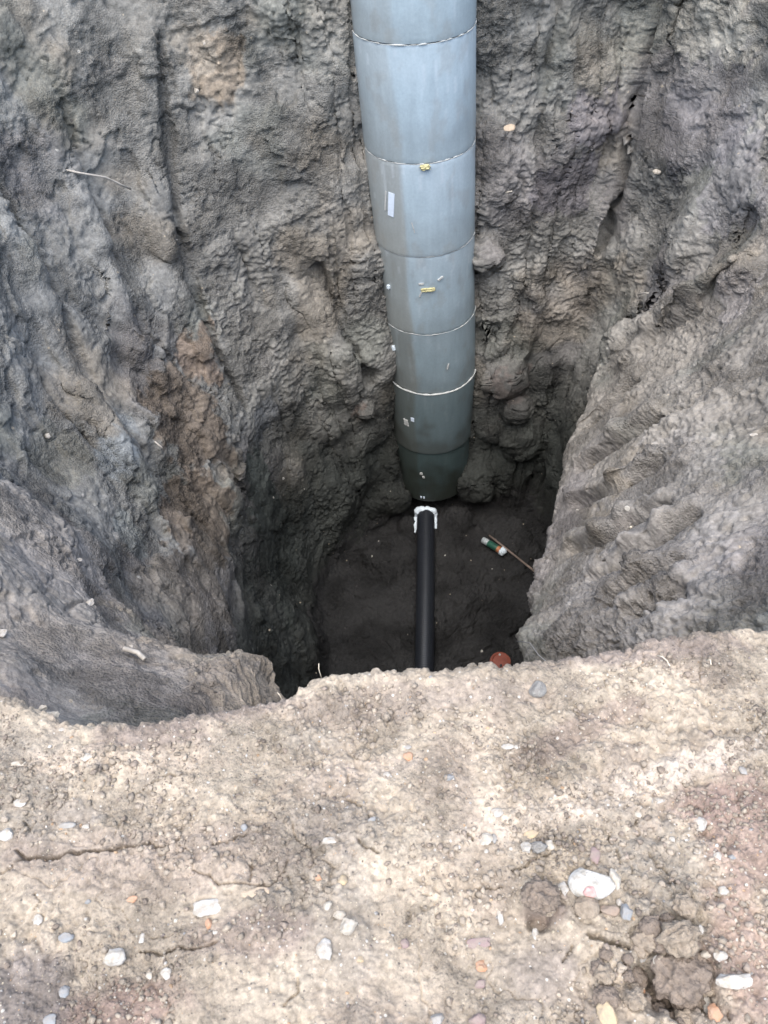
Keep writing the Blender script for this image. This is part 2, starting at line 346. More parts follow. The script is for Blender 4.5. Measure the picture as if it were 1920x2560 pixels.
# soil colours: base tones by bank plus patches of other clays at their own places
tone = lambda *c: np.array(c, np.float32)
GREY, COOL, BRN, PURP, TAN = tone(.152, .148, .139), tone(.149, .149, .144), tone(.135, .098, .068), tone(.142, .132, .133), tone(.27, .225, .175)
col = np.ones(P.shape, np.float32)*GREY
def blend(c, m): global col; col = col*(1-m[..., None])+c*m[..., None]
blend(COOL, left*(1-sstep(14.7, 15.4, U))*.9); blend(tone(.205, .175, .142), sstep(14.8, 15.5, U)*.95); blend(tone(.162, .148, .132), right*.8)
n = fbm(P, .9, 3, off=61.); blend(PURP, sstep(.05, .5, n)*.6)
n = fbm(P, 1.4, 3, off=91.); blend(tone(.172, .150, .122), sstep(.15, .5, n)*.55)
n = fbm(P, 1.2, 3, off=131.); blend(tone(.125, .130, .118), sstep(.15, .6, n)*.6)
PATCH = [  # x, y, z, radius, colour, strength
 (-1.27,4.60,-1.70,.24,(.175,.13,.098),.8), (-1.38,4.0,-2.0,.42,(.118,.094,.074),.9), (-1.33,3.4,-2.2,.46,(.115,.092,.073),.9), (-1.2,2.9,-2.3,.40,(.112,.092,.074),.8),
 (-1.57,3.40,-1.56,.20,(.175,.20,.215),.9), (-1.66,3.6,-1.5,.16,(.17,.19,.20),.7), (-1.75,3.16,-1.30,.20,(.16,.155,.125),.8), (-1.45,2.9,-1.7,.16,(.15,.17,.165),.7),
 (-.95,4.25,-2.85,.35,(.06,.078,.07),.9), (-.8,3.96,-3.33,.5,(.045,.055,.05),.85), (-.85,4.6,-2.4,.2,(.10,.11,.125),.8),
 (2.16,4.85,-.5,.35,(.160,.145,.155),.6), (2.2,4.3,-.65,.3,(.160,.145,.155),.6), (1.66,5.45,-.7,.3,(.13,.115,.13),.8), (1.6,5.45,-1.1,.3,(.125,.11,.125),.8),
 (2.2,5.0,-.02,.35,(.23,.21,.165),.8), (-.79,5.29,-.07,.22,(.19,.15,.11),.8), (-.93,5.3,.05,.2,(.19,.16,.12),.6), (.02,5.34,.05,.3,(.21,.195,.165),.7), (.08,5.38,-.4,.25,(.18,.17,.15),.6),
 (1.14,5.19,-2.8,.22,(.17,.135,.125),.9), (-.12,5.07,-2.76,.16,(.17,.125,.105),.8), (-1.46,2.25,-.8,.5,(.20,.175,.155),.7), (-1.22,1.67,-.72,.6,(.20,.175,.155),.7),
 (1.27,2.4,-1.22,.6,(.19,.172,.155),.7), (.9,1.9,-1.2,.5,(.185,.165,.15),.6), (2.1,3.7,-.95,.25,(.22,.19,.175),.8), (1.17,2.42,-1.35,.08,(.21,.175,.15),.4),
]
#PATCHES
f3b = fbm(P*np.array([1, 1, .55]), 14., 3, off=301)*3
AX = [np.ascontiguousarray(P[..., i]) for i in range(3)]
for x, y, z, r, c, s in PATCH:
    x, y, z = snap((x, y, z))
    m, d = local((x, y, z), (x, y, z), r*2.2); d = d/r+.55*warp[m]+.25*wx[m]
    c = np.array(c); c = (c+(c.mean()-c)*(.15 if c[0] > c[2]*1.3 and c[1] < c[0]*.8 else .45)).astype(np.float32)
    k_ = (s*(1-sstep(.70, .92, d+.10*f3b[m])))[:, None]; col[m] = col[m]*(1-k_)+c*k_
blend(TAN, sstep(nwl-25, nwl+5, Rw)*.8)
col *= np.array([1.13, 1.13, 1.11], np.float32)
D_wet_shade = 1-sstep(-3.3, -1.9, P[..., 2]+.3*warp); blend(tone(.022, .025, .023), D_wet_shade*.94); blend(tone(.013, .013, .012), 1-sstep(nfl-5, nfl+70, Rw+25*warp))  # pit shade painted in over wet clay: walls darken with depth, floor darkest
col *= (1+.22*fbm(P, 3., 3, off=201.))[..., None]; col *= (.86+.28*v2)[..., None]
col = np.clip(col, .02, .7)

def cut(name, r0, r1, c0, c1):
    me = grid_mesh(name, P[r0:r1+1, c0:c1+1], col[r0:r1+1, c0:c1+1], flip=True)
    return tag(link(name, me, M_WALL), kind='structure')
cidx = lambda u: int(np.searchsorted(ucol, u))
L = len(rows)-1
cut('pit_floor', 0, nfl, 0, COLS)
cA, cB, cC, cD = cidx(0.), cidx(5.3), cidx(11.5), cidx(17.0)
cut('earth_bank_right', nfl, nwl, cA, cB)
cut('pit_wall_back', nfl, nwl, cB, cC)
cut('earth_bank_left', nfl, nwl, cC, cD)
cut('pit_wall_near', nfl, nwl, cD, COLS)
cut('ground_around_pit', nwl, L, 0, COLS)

# ------------------------------------------------------------------ the near ground and its rim
RIMX = [-2.6, -1.6, -.94, -.89, -.77, -.66, -.55, -.46, -.38, -.27, -.21, -.13, -.03, .10, .28, .37, .46, .53, .62, .72, .9, 1.3, 2.6]
RIMY = [1.0, .98, .95, .93, .87, .845, .845, .855, .875, .885, .915, .93, .925, .91, .91, .91, .905, .925, .935, .945, .945, 1.03, 1.18]
xs = np.concatenate([np.linspace(-2.6, -1.05, 90)[:-1], np.linspace(-1.05, 1.05, 900)[:-1], np.linspace(1.05, 2.6, 90)])
ry = np.interp(xs, RIMX, RIMY)
ry = ry+.008*perlin(np.stack([xs*14, xs*0, xs*0+3], -1))+.005*perlin(np.stack([xs*45, xs*0, xs*0+9], -1))
ts = [(-4+3.9*t, 0.) for t in np.linspace(0, 1, 60)[:-1]]            # absolute y rows behind the camera
A_rows = [np.stack([xs, np.full_like(xs, y), np.zeros_like(xs)], -1) for y, _ in ts]
nb = len(A_rows)
for t in np.linspace(0, 1, 560)[:-1]:
    y = -.1+(ry-.03+.1)*t; A_rows.append(np.stack([xs, y, np.zeros_like(xs)], -1))
for a in np.linspace(0, PI/2, 26)[:-1]: A_rows.append(np.stack([xs, ry-.03+.03*math.sin(a), np.full_like(xs, -.03+.03*math.cos(a))], -1))
for d in np.concatenate([np.linspace(.03, .6, 110), np.linspace(.63, 4.4, 80)]):
    A_rows.append(np.stack([xs, ry-.02*min(d, .3)-.06*max(0, d-.2), np.full_like(xs, -d)], -1))
G = np.stack(A_rows)
X0, Y0 = G[..., 0].copy(), G[..., 1].copy(); top = (G[..., 2] > -.05)
NG = normals(G); NG = NG if NG[300, 400, 2] > 0 else -NG
D = .022*fbm(G, 2.4, 2, off=15.)+.012*fbm(G, 7., 2, off=25.)
G = G+NG*D[..., None]
wx = fbm(G, 22., 2, off=11.)*.5; wy = fbm(G, 22., 2, off=87.)*.5
rough = sstep(-.3, .35, fbm(G*np.array([1, 1.6, 1]), 3.2, 2, off=19.)+.25*sstep(.0, .8, X0)); flat = 1-rough
yy = Y0-G[..., 2]
D = (.0055+.006*rough)*fbm(G, 26., 3, gain=.6, off=2.)
Gw = G+np.stack([wx, wy, wx-wy], -1).astype(np.float32)*.02
f1, v1 = worley(Gw, 26, 1); D += rough*.013*(v1-.1)*np.clip(1-f1*1.4, 0, 1)**.6
f2, v2 = worley(Gw, 75, 2); D += (.3+.7*rough)*.0055*v2*np.clip(1-f2*1.3, 0, 1)**.6
f3, v3 = worley(Gw, 170, 3); D += (.4+.6*rough)*.003*v3*np.clip(1-f3*1.3, 0, 1)**.6
D += .0012*fbm(G, 150., 2, off=6.)
rm_ = sstep(-.06, -.01, (Y0-np.interp(X0, RIMX, RIMY)))*(G[..., 2] > -.3); fr, vr = worley(Gw+.3*np.stack([wx, wy, wx], -1).astype(np.float32)*.1, 44, 6); D += rm_*.011*vr*(vr > .45)*np.clip(1-fr*1.25, 0, 1)**.6
jx = X0+.0022*perlin(G*210+5)+.006*perlin(G*30+5)+.003*perlin(G*95+5); jy = Y0+.0022*perlin(G*210+55)+.006*perlin(G*30+55)+.003*perlin(G*95+55)
#CRACKS_B
CRACKS = [
 (0.0055,0.034,[(-0.807,0.578),(-0.785,0.563),(-0.723,0.560),(-0.684,0.566),(-0.636,0.566),(-0.585,0.569)]),
 (0.0042,0.022,[(-0.585,0.569),(-0.538,0.574),(-0.513,0.565),(-0.490,0.565),(-0.474,0.575)]),
 (0.0026,0.014,[(-0.473,0.564),(-0.443,0.541),(-0.437,0.512),(-0.409,0.499),(-0.384,0.482),(-0.325,0.473),(-0.293,0.468),(-0.255,0.492),(-0.250,0.509)]),
 (0.0026,0.014,[(-0.404,0.554),(-0.367,0.564),(-0.339,0.575)]),
 (0.0026,0.014,[(-0.832,0.538),(-0.805,0.542),(-0.784,0.561)]),
 (0.0026,0.014,[(-0.808,0.642),(-0.787,0.614)]),
 (0.0026,0.014,[(-0.746,0.490),(-0.730,0.480),(-0.744,0.460)]),
 (0.0026,0.014,[(-0.127,0.688),(-0.125,0.663)]),
 (0.0026,0.014,[(-0.607,0.615),(-0.606,0.594)]),
 (0.0026,0.014,[(-0.596,0.670),(-0.573,0.682),(-0.546,0.700),(-0.517,0.710),(-0.487,0.708)]),
 (0.0026,0.014,[(-0.240,0.581),(-0.235,0.548),(-0.202,0.532)]),
 (0.0026,0.014,[(-0.183,0.508),(-0.156,0.493)]),
 (0.0026,0.014,[(-0.257,0.270),(-0.232,0.286),(-0.228,0.307)]),
 (0.0026,0.014,[(-0.686,0.302),(-0.675,0.280)]),
 (0.0026,0.014,[(-0.327,0.516),(-0.322,0.472)]),
 (0.0026,0.014,[(-0.248,0.483),(-0.243,0.466)]),
 (0.004,0.018,[(-0.529,0.379),(-0.493,0.372),(-0.455,0.375),(-0.428,0.371),(-0.376,0.377)]),
 (0.004,0.018,[(-0.106,0.542),(-0.090,0.523),(-0.068,0.512)]),
 (0.004,0.018,[(-0.129,0.628),(-0.110,0.612),(-0.101,0.607)]),
 (0.0035,0.018,[(0.106,0.542),(0.118,0.523)]),
 (0.0035,0.018,[(0.114,0.432),(0.163,0.435)]),
 (0.0035,0.018,[(0.399,0.481),(0.395,0.456)]),
 (0.0035,0.018,[(0.413,0.450),(0.416,0.435)]),
 (0.0035,0.018,[(0.459,0.468),(0.470,0.445),(0.483,0.429)]),
 (0.0035,0.018,[(0.395,0.517),(0.388,0.500)]),
 (0.0035,0.018,[(0.276,0.321),(0.255,0.303)]),
 (0.0035,0.018,[(0.189,0.456),(0.230,0.478),(0.277,0.487)]),
 (0.0035,0.018,[(0.457,0.539),(0.450,0.508)]),
 (0.0035,0.018,[(0.517,0.209),(0.511,0.192)]),
 (0.002,0.007,[(0.031,0.562),(0.036,0.543)]),
 (0.002,0.007,[(0.007,0.429),(0.046,0.421)]),
 (0.002,0.007,[(0.495,0.267),(0.503,0.231)]),
 (0.002,0.007,[(0.208,0.613),(0.268,0.678),(0.291,0.692)]),
 (0.007,0.04,[(0.309,0.337),(0.336,0.325),(0.376,0.315)]),
 (0.007,0.04,[(0.363,0.284),(0.383,0.264),(0.410,0.245),(0.425,0.229),(0.458,0.217)]),
]
HOLLOWS = [
 (0.399,0.249,0.057,0.05),
 (0.459,0.244,0.078,0.06),
 (0.410,0.303,0.026,0.03),
 (0.221,0.367,0.029,0.03),
 (0.248,0.434,0.031,0.012),
 (0.581,0.493,0.031,0.015),
 (0.567,0.548,0.031,0.01),
 (0.396,0.326,0.031,0.015),
 (0.307,0.819,.05,.012),
]
#CRACKS_E
for wd, dp, pts in CRACKS:
    x0, x1 = min(p[0] for p in pts)-.03, max(p[0] for p in pts)+.03; y0, y1 = min(p[1] for p in pts)-.03, max(p[1] for p in pts)+.03
    m = (X0 > x0) & (X0 < x1) & (Y0 > y0) & (Y0 < y1) & top
    if not m.any(): continue
    d = polydist(jx[m], jy[m], pts)
    w_ = .78*wd*(.5+.8*np.abs(perlin(np.stack([X0[m]*25, Y0[m]*25, Y0[m]*0+wd*999], -1))))
    D[m] -= .8*dp*np.exp(-(d/w_)**2)
for x, y, r, dp in HOLLOWS:
    d = np.hypot(X0-x, (Y0-y)*1.2)/r+.5*wx
    D -= dp*(1-sstep(.3, 1., d))*top
cn = np.abs(perlin(G*7.5+wx[..., None]*.35+50)); D -= .006*np.exp(-(cn/.016)**2)*sstep(-.05, .3, perlin(G*2.5+22))*flat*top
G = G+NG*D[..., None]
gcol = np.ones(G.shape, np.float32)*tone(.40, .345, .265); keep = col
col = gcol
n = fbm(G, 3., 3, off=61.); blend(tone(.47, .41, .315), sstep(.0, .45, n)*.7)
n = fbm(G, 4., 3, off=91.); blend(tone(.30, .25, .20), sstep(.1, .5, n)*.6)
n = fbm(G, 3.3, 3, off=131.); blend(tone(.28, .255, .215), sstep(.15, .5, n)*.5)
#GPATCH_B
GPATCH = [
 (0.391,0.588,0.378,0.049,0.21,(0.5, 0.44, 0.35),0.75),
 (0.604,0.633,0.234,0.032,0.21,(0.48, 0.43, 0.36),0.7),
 (0.086,0.466,0.144,0.054,0.09,(0.4, 0.34, 0.25),0.6),
 (0.299,0.470,0.162,0.054,0.61,(0.44, 0.37, 0.26),0.6),
 (-0.626,0.758,0.297,0.041,-0.07,(0.46, 0.39, 0.3),0.7),
 (-0.099,0.692,0.180,0.036,0.00,(0.42, 0.36, 0.29),0.5),
 (0.383,0.730,0.198,0.045,0.35,(0.22, 0.165, 0.145),0.6),
 (0.645,0.494,0.117,0.144,0.00,(0.3, 0.19, 0.165),0.6),
 (0.628,0.559,0.153,0.045,0.17,(0.3, 0.21, 0.18),0.6),
 (0.578,0.276,0.099,0.135,0.00,(0.31, 0.2, 0.165),0.6),
 (-0.550,0.287,0.144,0.054,0.00,(0.24, 0.15, 0.13),0.7),
 (-0.732,0.325,0.099,0.099,0.00,(0.2, 0.18, 0.17),0.8),
 (-0.554,0.565,0.450,0.045,0.00,(0.27, 0.225, 0.19),0.6),
 (-0.466,0.511,0.315,0.054,0.00,(0.31, 0.26, 0.21),0.7),
 (-0.001,0.843,0.450,0.054,0.00,(0.3, 0.255, 0.21),0.7),
 (-0.562,0.808,0.180,0.036,0.00,(0.24, 0.2, 0.175),0.8),
 (-0.367,0.868,0.144,0.036,0.00,(0.27, 0.23, 0.2),0.8),
 (0.563,0.902,0.297,0.036,0.00,(0.27, 0.225, 0.195),0.8),
 (0.207,0.286,0.099,0.054,0.00,(0.25, 0.22, 0.19),0.7),
 (0.242,0.385,0.054,0.036,0.00,(0.17, 0.13, 0.11),0.8),
 (-0.708,0.643,0.081,0.036,0.00,(0.25, 0.23, 0.2),0.7),
 (-0.170,0.580,0.126,0.054,0.00,(0.25, 0.225, 0.19),0.5),
 (-0.309,0.384,0.144,0.054,0.00,(0.25, 0.19, 0.17),0.5),
]
#GPATCH_E
for x, y, rx, ry_, an, c, s in GPATCH:
    ca, sa = math.cos(an), math.sin(an); dx, dy = X0-x, Y0-y
    d = np.hypot((dx*ca+dy*sa)/rx, (-dx*sa+dy*ca)/ry_)+.5*wx+.25*fbm(G, 12., 2, off=4)
    c = np.array(c)*1.12; c = c+(c.mean()*np.array([1.18, 1.0, .8])-c)*.35; blend(tone(*c), s*(1-sstep(.5, 1.1, d)))
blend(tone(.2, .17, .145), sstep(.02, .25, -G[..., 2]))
col *= (1+.18*fbm(G, 9., 3, off=201.))[..., None]; col *= (.88+.24*v2)[..., None]*(.9+.2*v1)[..., None]
gcol = np.clip(col*np.array([.655, .645, .66], np.float32), .02, .8)
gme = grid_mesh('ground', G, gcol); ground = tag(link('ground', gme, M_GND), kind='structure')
gv = G[nb-5:nb+600:3, ::3]; gx, gy, gz = gv[..., 0].ravel(), gv[..., 1].ravel(), gv[..., 2].ravel()
def ground_z(x, y):
    d = (gx-x)**2+(gy-y)**2; i = np.argpartition(d, 6)[:6]; return float(gz[i].mean())
#OBJECTS
STONES = [
 (-0.403,0.439,0.0539,0.0305,'slab','white','stone_chip','flat rectangular white chip with dark shaded lower edge, beside the bright orange brick chip'),
 (-0.398,0.410,0.0182,0.0201,'ang','orange','brick_chip','bright orange brick chip just below the flat rectangular white chip'),
 (-0.387,0.394,0.0181,0.0075,'slab','white','stone_chip','thin white sliver just below the bright orange brick chip'),
 (-0.735,0.448,0.0216,0.0221,'round','white','pebble','round white pebble alone near the left edge, above the bluish pebble'),
 (-0.674,0.412,0.0274,0.0201,'flat','blue','pebble','flat bluish grey pebble low on the left, below the round white pebble'),
 (-0.575,0.373,0.0404,0.0329,'round','white','stone','white rounded stone half grey with dirt, on the small pale soil hump at lower left'),
 (-0.179,0.349,0.0310,0.0407,'round','white','stone','white egg shaped pebble with grey underside standing proud of the soil at lower middle'),
 (-0.132,0.385,0.0391,0.0298,'ang','pale','stone','pale grey faceted stone up and right of the white egg shaped pebble'),
 (-0.151,0.406,0.0228,0.0167,'round','pale','pebble','cream pebble touching the upper left of the pale faceted stone'),
 (-0.171,0.422,0.0199,0.0168,'round','pale','pebble','small cream pebble higher up than the cream one beside the faceted stone'),
 (-0.115,0.330,0.0147,0.0145,'ang','ochre','stone_chip','small yellow ochre chip right of the white egg shaped pebble'),
 (-0.698,0.765,0.0282,0.0175,'flat','white','stone','flat white stone near the pit rim on the left side of the ground'),
 (-0.826,0.681,0.0290,0.0188,'flat','white','stone','flat white oval stone at the far left, above the long dark crack'),
 (-0.842,0.612,0.0415,0.0255,'ang','white','stone','large white chip cut by the left picture edge above the long dark crack'),
 (-0.711,0.622,0.0350,0.0165,'round','grey','stone','smooth grey stone half buried above the long dark crack'),
 (-0.672,0.616,0.0183,0.0091,'slab','white','stone_chip','thin white sliver touching the right end of the smooth grey half buried stone'),
 (-0.343,0.587,0.0164,0.0153,'ang','blue','stone_chip','dark blue angular chip at the end of a hairline crack in mid ground'),
 (-0.078,0.574,0.0180,0.0126,'ang','blue','stone_chip','dark blue chip near the short cracks in the middle of the ground'),
 (-0.188,0.473,0.0141,0.0138,'ang','orange','brick_chip','small orange chip on the right of the smooth cracked soil plate'),
 (-0.142,0.465,0.0187,0.0206,'round','ochre','pebble','dull yellow round pebble right of the small orange chip'),
 (-0.554,0.468,0.0218,0.0137,'flat','orange','brick_chip','flat dull orange fragment level with the soil left of the white rectangular chip'),
 (-0.312,0.457,0.0543,0.0222,'flush','peach','clay_flake','flat peach clay smear flush with the soil, above and right of white rectangular chip'),
 (-0.642,0.470,0.0125,0.0103,'ang','blue','stone_chip','tiny blue chip on bare soil left of the flat dull orange fragment'),
 (-0.164,0.540,0.0290,0.0124,'slab','white','stone_chip','long narrow white chip above the smooth cracked soil plate'),
 (-0.530,0.401,0.0091,0.0200,'slab','white','stone_chip','upright white sliver left of the curved crack at lower left'),
 (-0.473,0.335,0.0206,0.0194,'round','white','pebble','white rounded pebble just below the curved crack at lower left'),
 (-0.508,0.337,0.0147,0.0129,'round','pale','pebble','small pale pebble left of the white pebble below the curved crack'),
 (-0.664,0.324,0.0205,0.0193,'round','blue','pebble','bluish grey round pebble near the lower left corner'),
 (-0.678,0.279,0.0272,0.0189,'flat','blue','stone','blue grey stone cut by the bottom picture edge at lower left'),
 (-0.854,0.772,0.0354,0.0107,'slab','pale','stone_chip','long pale bone like sliver at the far left near the pit rim'),
 (-0.774,0.845,0.0164,0.0090,'flat','white','stone_chip','tiny white chip on the pit rim at the left'),
 (0.006,0.709,0.0241,0.0209,'flat','orange','brick_chip','flat orange chip on the soil straight below the black pipe'),
 (0.007,0.730,0.0157,0.0086,'flat','grey','stone_chip','small grey chip just above the flat orange chip straight below the black pipe'),
 (0.221,0.710,0.0276,0.0123,'flat','white','stone','larger of two white flat chips lying in a row right of the flat orange chip'),
 (0.241,0.706,0.0129,0.0095,'flat','white','stone_chip','smaller of two white flat chips lying in a row right of the flat orange chip'),
 (0.087,0.648,0.0202,0.0148,'round','blue','pebble','blue grey oval pebble in the middle of the ground below the two white flat chips'),
 (-0.041,0.669,0.0170,0.0131,'flat','white','pebble','small white pebble left of the blue grey oval pebble'),
 (0.175,0.571,0.0261,0.0179,'flat','white','stone','white flat stone at the lower end of the pale sandy streak'),
 (0.145,0.520,0.0271,0.0246,'ang','pale','stone','cream half of a cracked stone pair beside a short dark crack'),
 (0.161,0.522,0.0144,0.0193,'round','grey','stone','pale grey half of a cracked stone pair beside a short dark crack'),
 (0.143,0.499,0.0111,0.0078,'round','white','pebble','tiny white pebble below the cream cracked stone'),
 (0.221,0.500,0.0237,0.0226,'ang','white','stone','white angular stone left of a grey soil lump'),
 (0.270,0.502,0.0190,0.0192,'round','pale','pebble','cream round pebble right of a grey soil lump'),
 (0.239,0.527,0.0288,0.0176,'flush','ochre','clay_flake','flat ochre smear above the white angular stone'),
 (0.334,0.424,0.0903,0.0589,'lump','white','stone','large bright white limestone lump with a pink patch, the biggest stone on the ground'),
 (0.278,0.417,0.0214,0.0252,'round','white','pebble','small white rounded stone against the left end of the large bright white lump'),
 (0.377,0.426,0.0306,0.0370,'ang','pale','stone','greyish white angular stone against the right end of the large bright white lump'),
 (0.313,0.381,0.0450,0.0413,'lump','peach','soil_clod','cream crumbly soil clod just below the large bright white lump'),
 (0.353,0.373,0.0359,0.0230,'flat','tan','pebble','smooth brownish grey oval pebble right of the cream crumbly clod'),
 (0.382,0.366,0.0253,0.0295,'ang','blue','stone','light blue grey stone right of the smooth brownish oval pebble'),
 (0.376,0.386,0.0135,0.0132,'round','white','pebble','small white pebble above the light blue grey stone'),
 (0.153,0.389,0.0113,0.0381,'slab','white','stone_chip','long white diagonal sliver left of a dark hollow'),
 (0.212,0.347,0.0148,0.0227,'ang','white','stone_chip','white upright chip below a dark hollow left of the large white lump'),
 (0.569,0.514,0.0302,0.0245,'ang','white','stone','white angular stone right of centre on the reddish soil'),
 (0.459,0.547,0.0161,0.0133,'round','pale','pebble','small cream pebble beside a dark gap below the pale sandy streak'),
 (0.506,0.569,0.0261,0.0116,'flat','white','stone_chip','narrow white chip below the pale sandy streak on the right'),
 (0.694,0.613,0.0183,0.0201,'round','grey','pebble','grey round pebble in a dark dent at the right edge'),
 (0.508,0.490,0.0126,0.0121,'round','white','pebble','tiny white pebble left below the white angular stone on reddish soil'),
 (0.544,0.460,0.0140,0.0086,'flat','white','pebble','tiny flat white pebble left of the white chip with dark notch'),
 (0.582,0.450,0.0155,0.0153,'ang','white','stone_chip','small white chip left of the dark blue flake at right'),
 (0.608,0.447,0.0155,0.0102,'ang','blue','stone_chip','dark blue flake at the right on reddish soil'),
 (0.573,0.390,0.0196,0.0182,'round','white','pebble','white oval pebble at the right on bare reddish soil'),
 (0.507,0.327,0.0146,0.0177,'round','white','pebble','white pebble among crumbs above the dark clods at lower right'),
 (0.107,0.343,0.0457,0.0195,'flush','mauve','clay_flake','purple elongated clay flake left of the white upright chip'),
 (0.104,0.305,0.0232,0.0223,'ang','orange','brick_chip','orange brick chip below the purple elongated clay flake'),
 (0.097,0.276,0.0243,0.0141,'flat','mauve','stone','mauve flat stone below the orange brick chip'),
 (-0.031,0.352,0.0163,0.0179,'round','mauve','pebble','dark mauve pebble alone left of the purple elongated clay flake'),
 (0.015,0.228,0.0251,0.0200,'round','grey','stone','light grey stone cut by the bottom picture edge near the middle'),
 (0.085,0.223,0.0292,0.0214,'round','mauve','stone','mauve stone cut by the bottom picture edge right of the light grey one'),
 (0.307,0.212,0.0374,0.0381,'round','ochre','stone','large ochre and cream rounded stone cut by the bottom picture edge'),
 (0.495,0.198,0.0316,0.0378,'ang','orange','stone','orange and cream stone at the bottom right corner area beside a crack'),
 (0.535,0.242,0.0590,0.0309,'ang','white','stone','wide cream white stone right of the dark clods at lower right'),
 (0.492,0.221,0.0209,0.0382,'ang','white','stone','upright white stone between the dark clods and the orange corner stone'),
 (0.378,0.251,0.0268,0.0217,'flush','orange','clay_flake','pale orange clay smear left of the dark clods'),
 (0.420,0.323,0.0248,0.0353,'round','grey','stone','grey standing pebble at the upper end of the dark crevice'),
 (0.399,0.299,0.0245,0.0191,'round','grey','pebble','greenish grey flat pebble on the edge of the dark crevice'),
 (0.369,0.309,0.0094,0.0088,'round','ochre','pebble','tiny yellow pebble at the left end of the dark crevice'),
 (0.419,0.284,0.0201,0.0205,'round','pale','pebble','cream pebble touching the left side of the upper dark clod'),
 (0.525,0.283,0.0229,0.0189,'ang','white','stone','white chip right of the upper dark clod, lower of two'),
 (0.508,0.290,0.0230,0.0158,'round','pale','stone','pale grey pebble right of the upper dark clod, upper of two'),
 (0.352,0.473,0.0219,0.0327,'flat','mauve','stone_chip','dark purple upright flake above the large bright white lump'),
 (0.311,0.839,0.0417,0.0379,'lump','grey','soil_clod','grey blue crumbly lump with dark underside near the rim on the right'),
 (0.090,0.912,0.0261,0.0226,'round','pale','pebble','pale rounded pebble perched on the rim in front of the black pipe'),
 (0.074,0.889,0.0092,0.0071,'ang','blue','stone_chip','tiny teal flake just below the rim near the pale perched pebble'),
 (0.460,0.262,0.0922,0.0858,'clod','tan','soil_clod','large dark crumbly soil clod standing in the crevice at lower right'),
 (0.462,0.314,0.0611,0.0512,'clod','peach','soil_clod','pale topped soil clod above the large dark clod'),
 (0.425,0.241,0.0492,0.0433,'clod','tan','soil_clod','medium dark clod left below the large dark clod'),
 (0.459,0.224,0.0446,0.0414,'clod','tan','soil_clod','small dark clod beneath the large dark clod by the upright white stone'),
 (0.230,0.403,0.0606,0.0500,'clod','tan','soil_clod','rough brown clod above a dark hollow left of the large white lump'),
 (0.245,0.499,0.0316,0.0191,'clod','grey','soil_clod','small grey soil lump between the white angular stone and the cream round pebble'),
 (-0.830,0.906,0.0428,0.0174,'slab','pale','stone','pale flat stone on the left rim where it drops into the pit'),
 (-0.855,0.931,0.0225,0.0155,'ang','pale','stone_chip','small pale chip above the pale flat stone on the left rim'),
]
# ------------------------------------------------------------------ manhole shaft of stacked concrete rings
def concrete():
    m, t, b = mat('precast_concrete', .42, .5)
    tc = nd(t, 'ShaderNodeTexCoord'); O = tc.outputs['Object']; at = nd(t, 'ShaderNodeAttribute', attribute_name='soil')
    mp = nd(t, 'ShaderNodeMapping'); mp.inputs['Scale'].default_value = (9, 9, 1.6); t.links.new(O, mp.inputs[0])
    n1 = nd(t, 'ShaderNodeTexNoise', Scale=2.2, Detail=6, Roughness=.6); t.links.new(mp.outputs[0], n1.inputs['Vector'])
    n2 = nd(t, 'ShaderNodeTexNoise', Scale=60, Detail=4); t.links.new(O, n2.inputs['Vector'])
    m1 = nd(t, 'ShaderNodeMapRange'); m1.inputs[3].default_value = .8; m1.inputs[4].default_value = 1.16; t.links.new(n1.outputs[0], m1.inputs[0])
    m2 = nd(t, 'ShaderNodeMapRange'); m2.inputs[3].default_value = .88; m2.inputs[4].default_value = 1.1; t.links.new(n2.outputs[0], m2.inputs[0])
    mm = nd(t, 'ShaderNodeMath', operation='MULTIPLY'); t.links.new(m1.outputs[0], mm.inputs[0]); t.links.new(m2.outputs[0], mm.inputs[1])
    mx = nd(t, 'ShaderNodeMix', data_type='RGBA', blend_type='MULTIPLY'); mx.inputs[0].default_value = 1
    t.links.new(at.outputs['Color'], mx.inputs[6]); t.links.new(mm.outputs[0], mx.inputs[7]); t.links.new(mx.outputs[2], b.inputs['Base Color'])
    bp = nd(t, 'ShaderNodeBump', Strength=.25, Distance=.004); t.links.new(n2.outputs[0], bp.inputs['Height']); t.links.new(bp.outputs[0], b.inputs['Normal'])
    return m
M_CON = concrete()
M_MORTAR = noisy('pale_mortar', (.38, .39, .38), .9, 30, .3, .4)
M_FOAM = noisy('white_foam', (.54, .61, .66), .8, 40, .2, .6, .006)
M_YEL = noisy('yellow_foam', (.40, .37, .20), .8, 50, .25, .4)
M_PAPER = noisy('white_paper', (.50, .57, .66), .6, 14, .15, .05)
M_BLACK = noisy('black_plastic', (.012, .014, .018), .38, 30, .3, .1, .001, .5)
SY = 5.385
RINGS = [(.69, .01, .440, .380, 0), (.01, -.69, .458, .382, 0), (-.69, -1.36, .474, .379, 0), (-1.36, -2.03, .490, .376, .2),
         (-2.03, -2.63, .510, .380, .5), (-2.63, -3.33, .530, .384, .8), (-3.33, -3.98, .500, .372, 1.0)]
SX = lambda z: float(np.interp(-z, [-.69, -.01, .69, 1.36, 2.03, 2.63, 3.33, 3.98], [.435, .447, .466, .482, .500, .520, .518, .512]))
shaft = bpy.data.objects.new('manhole_shaft', None); C.objects.link(shaft); shaft.location = (.50, SY, -3.98)
tag(shaft, 'tall round shaft of stacked blue grey concrete rings against the back pit wall', 'manhole shaft')
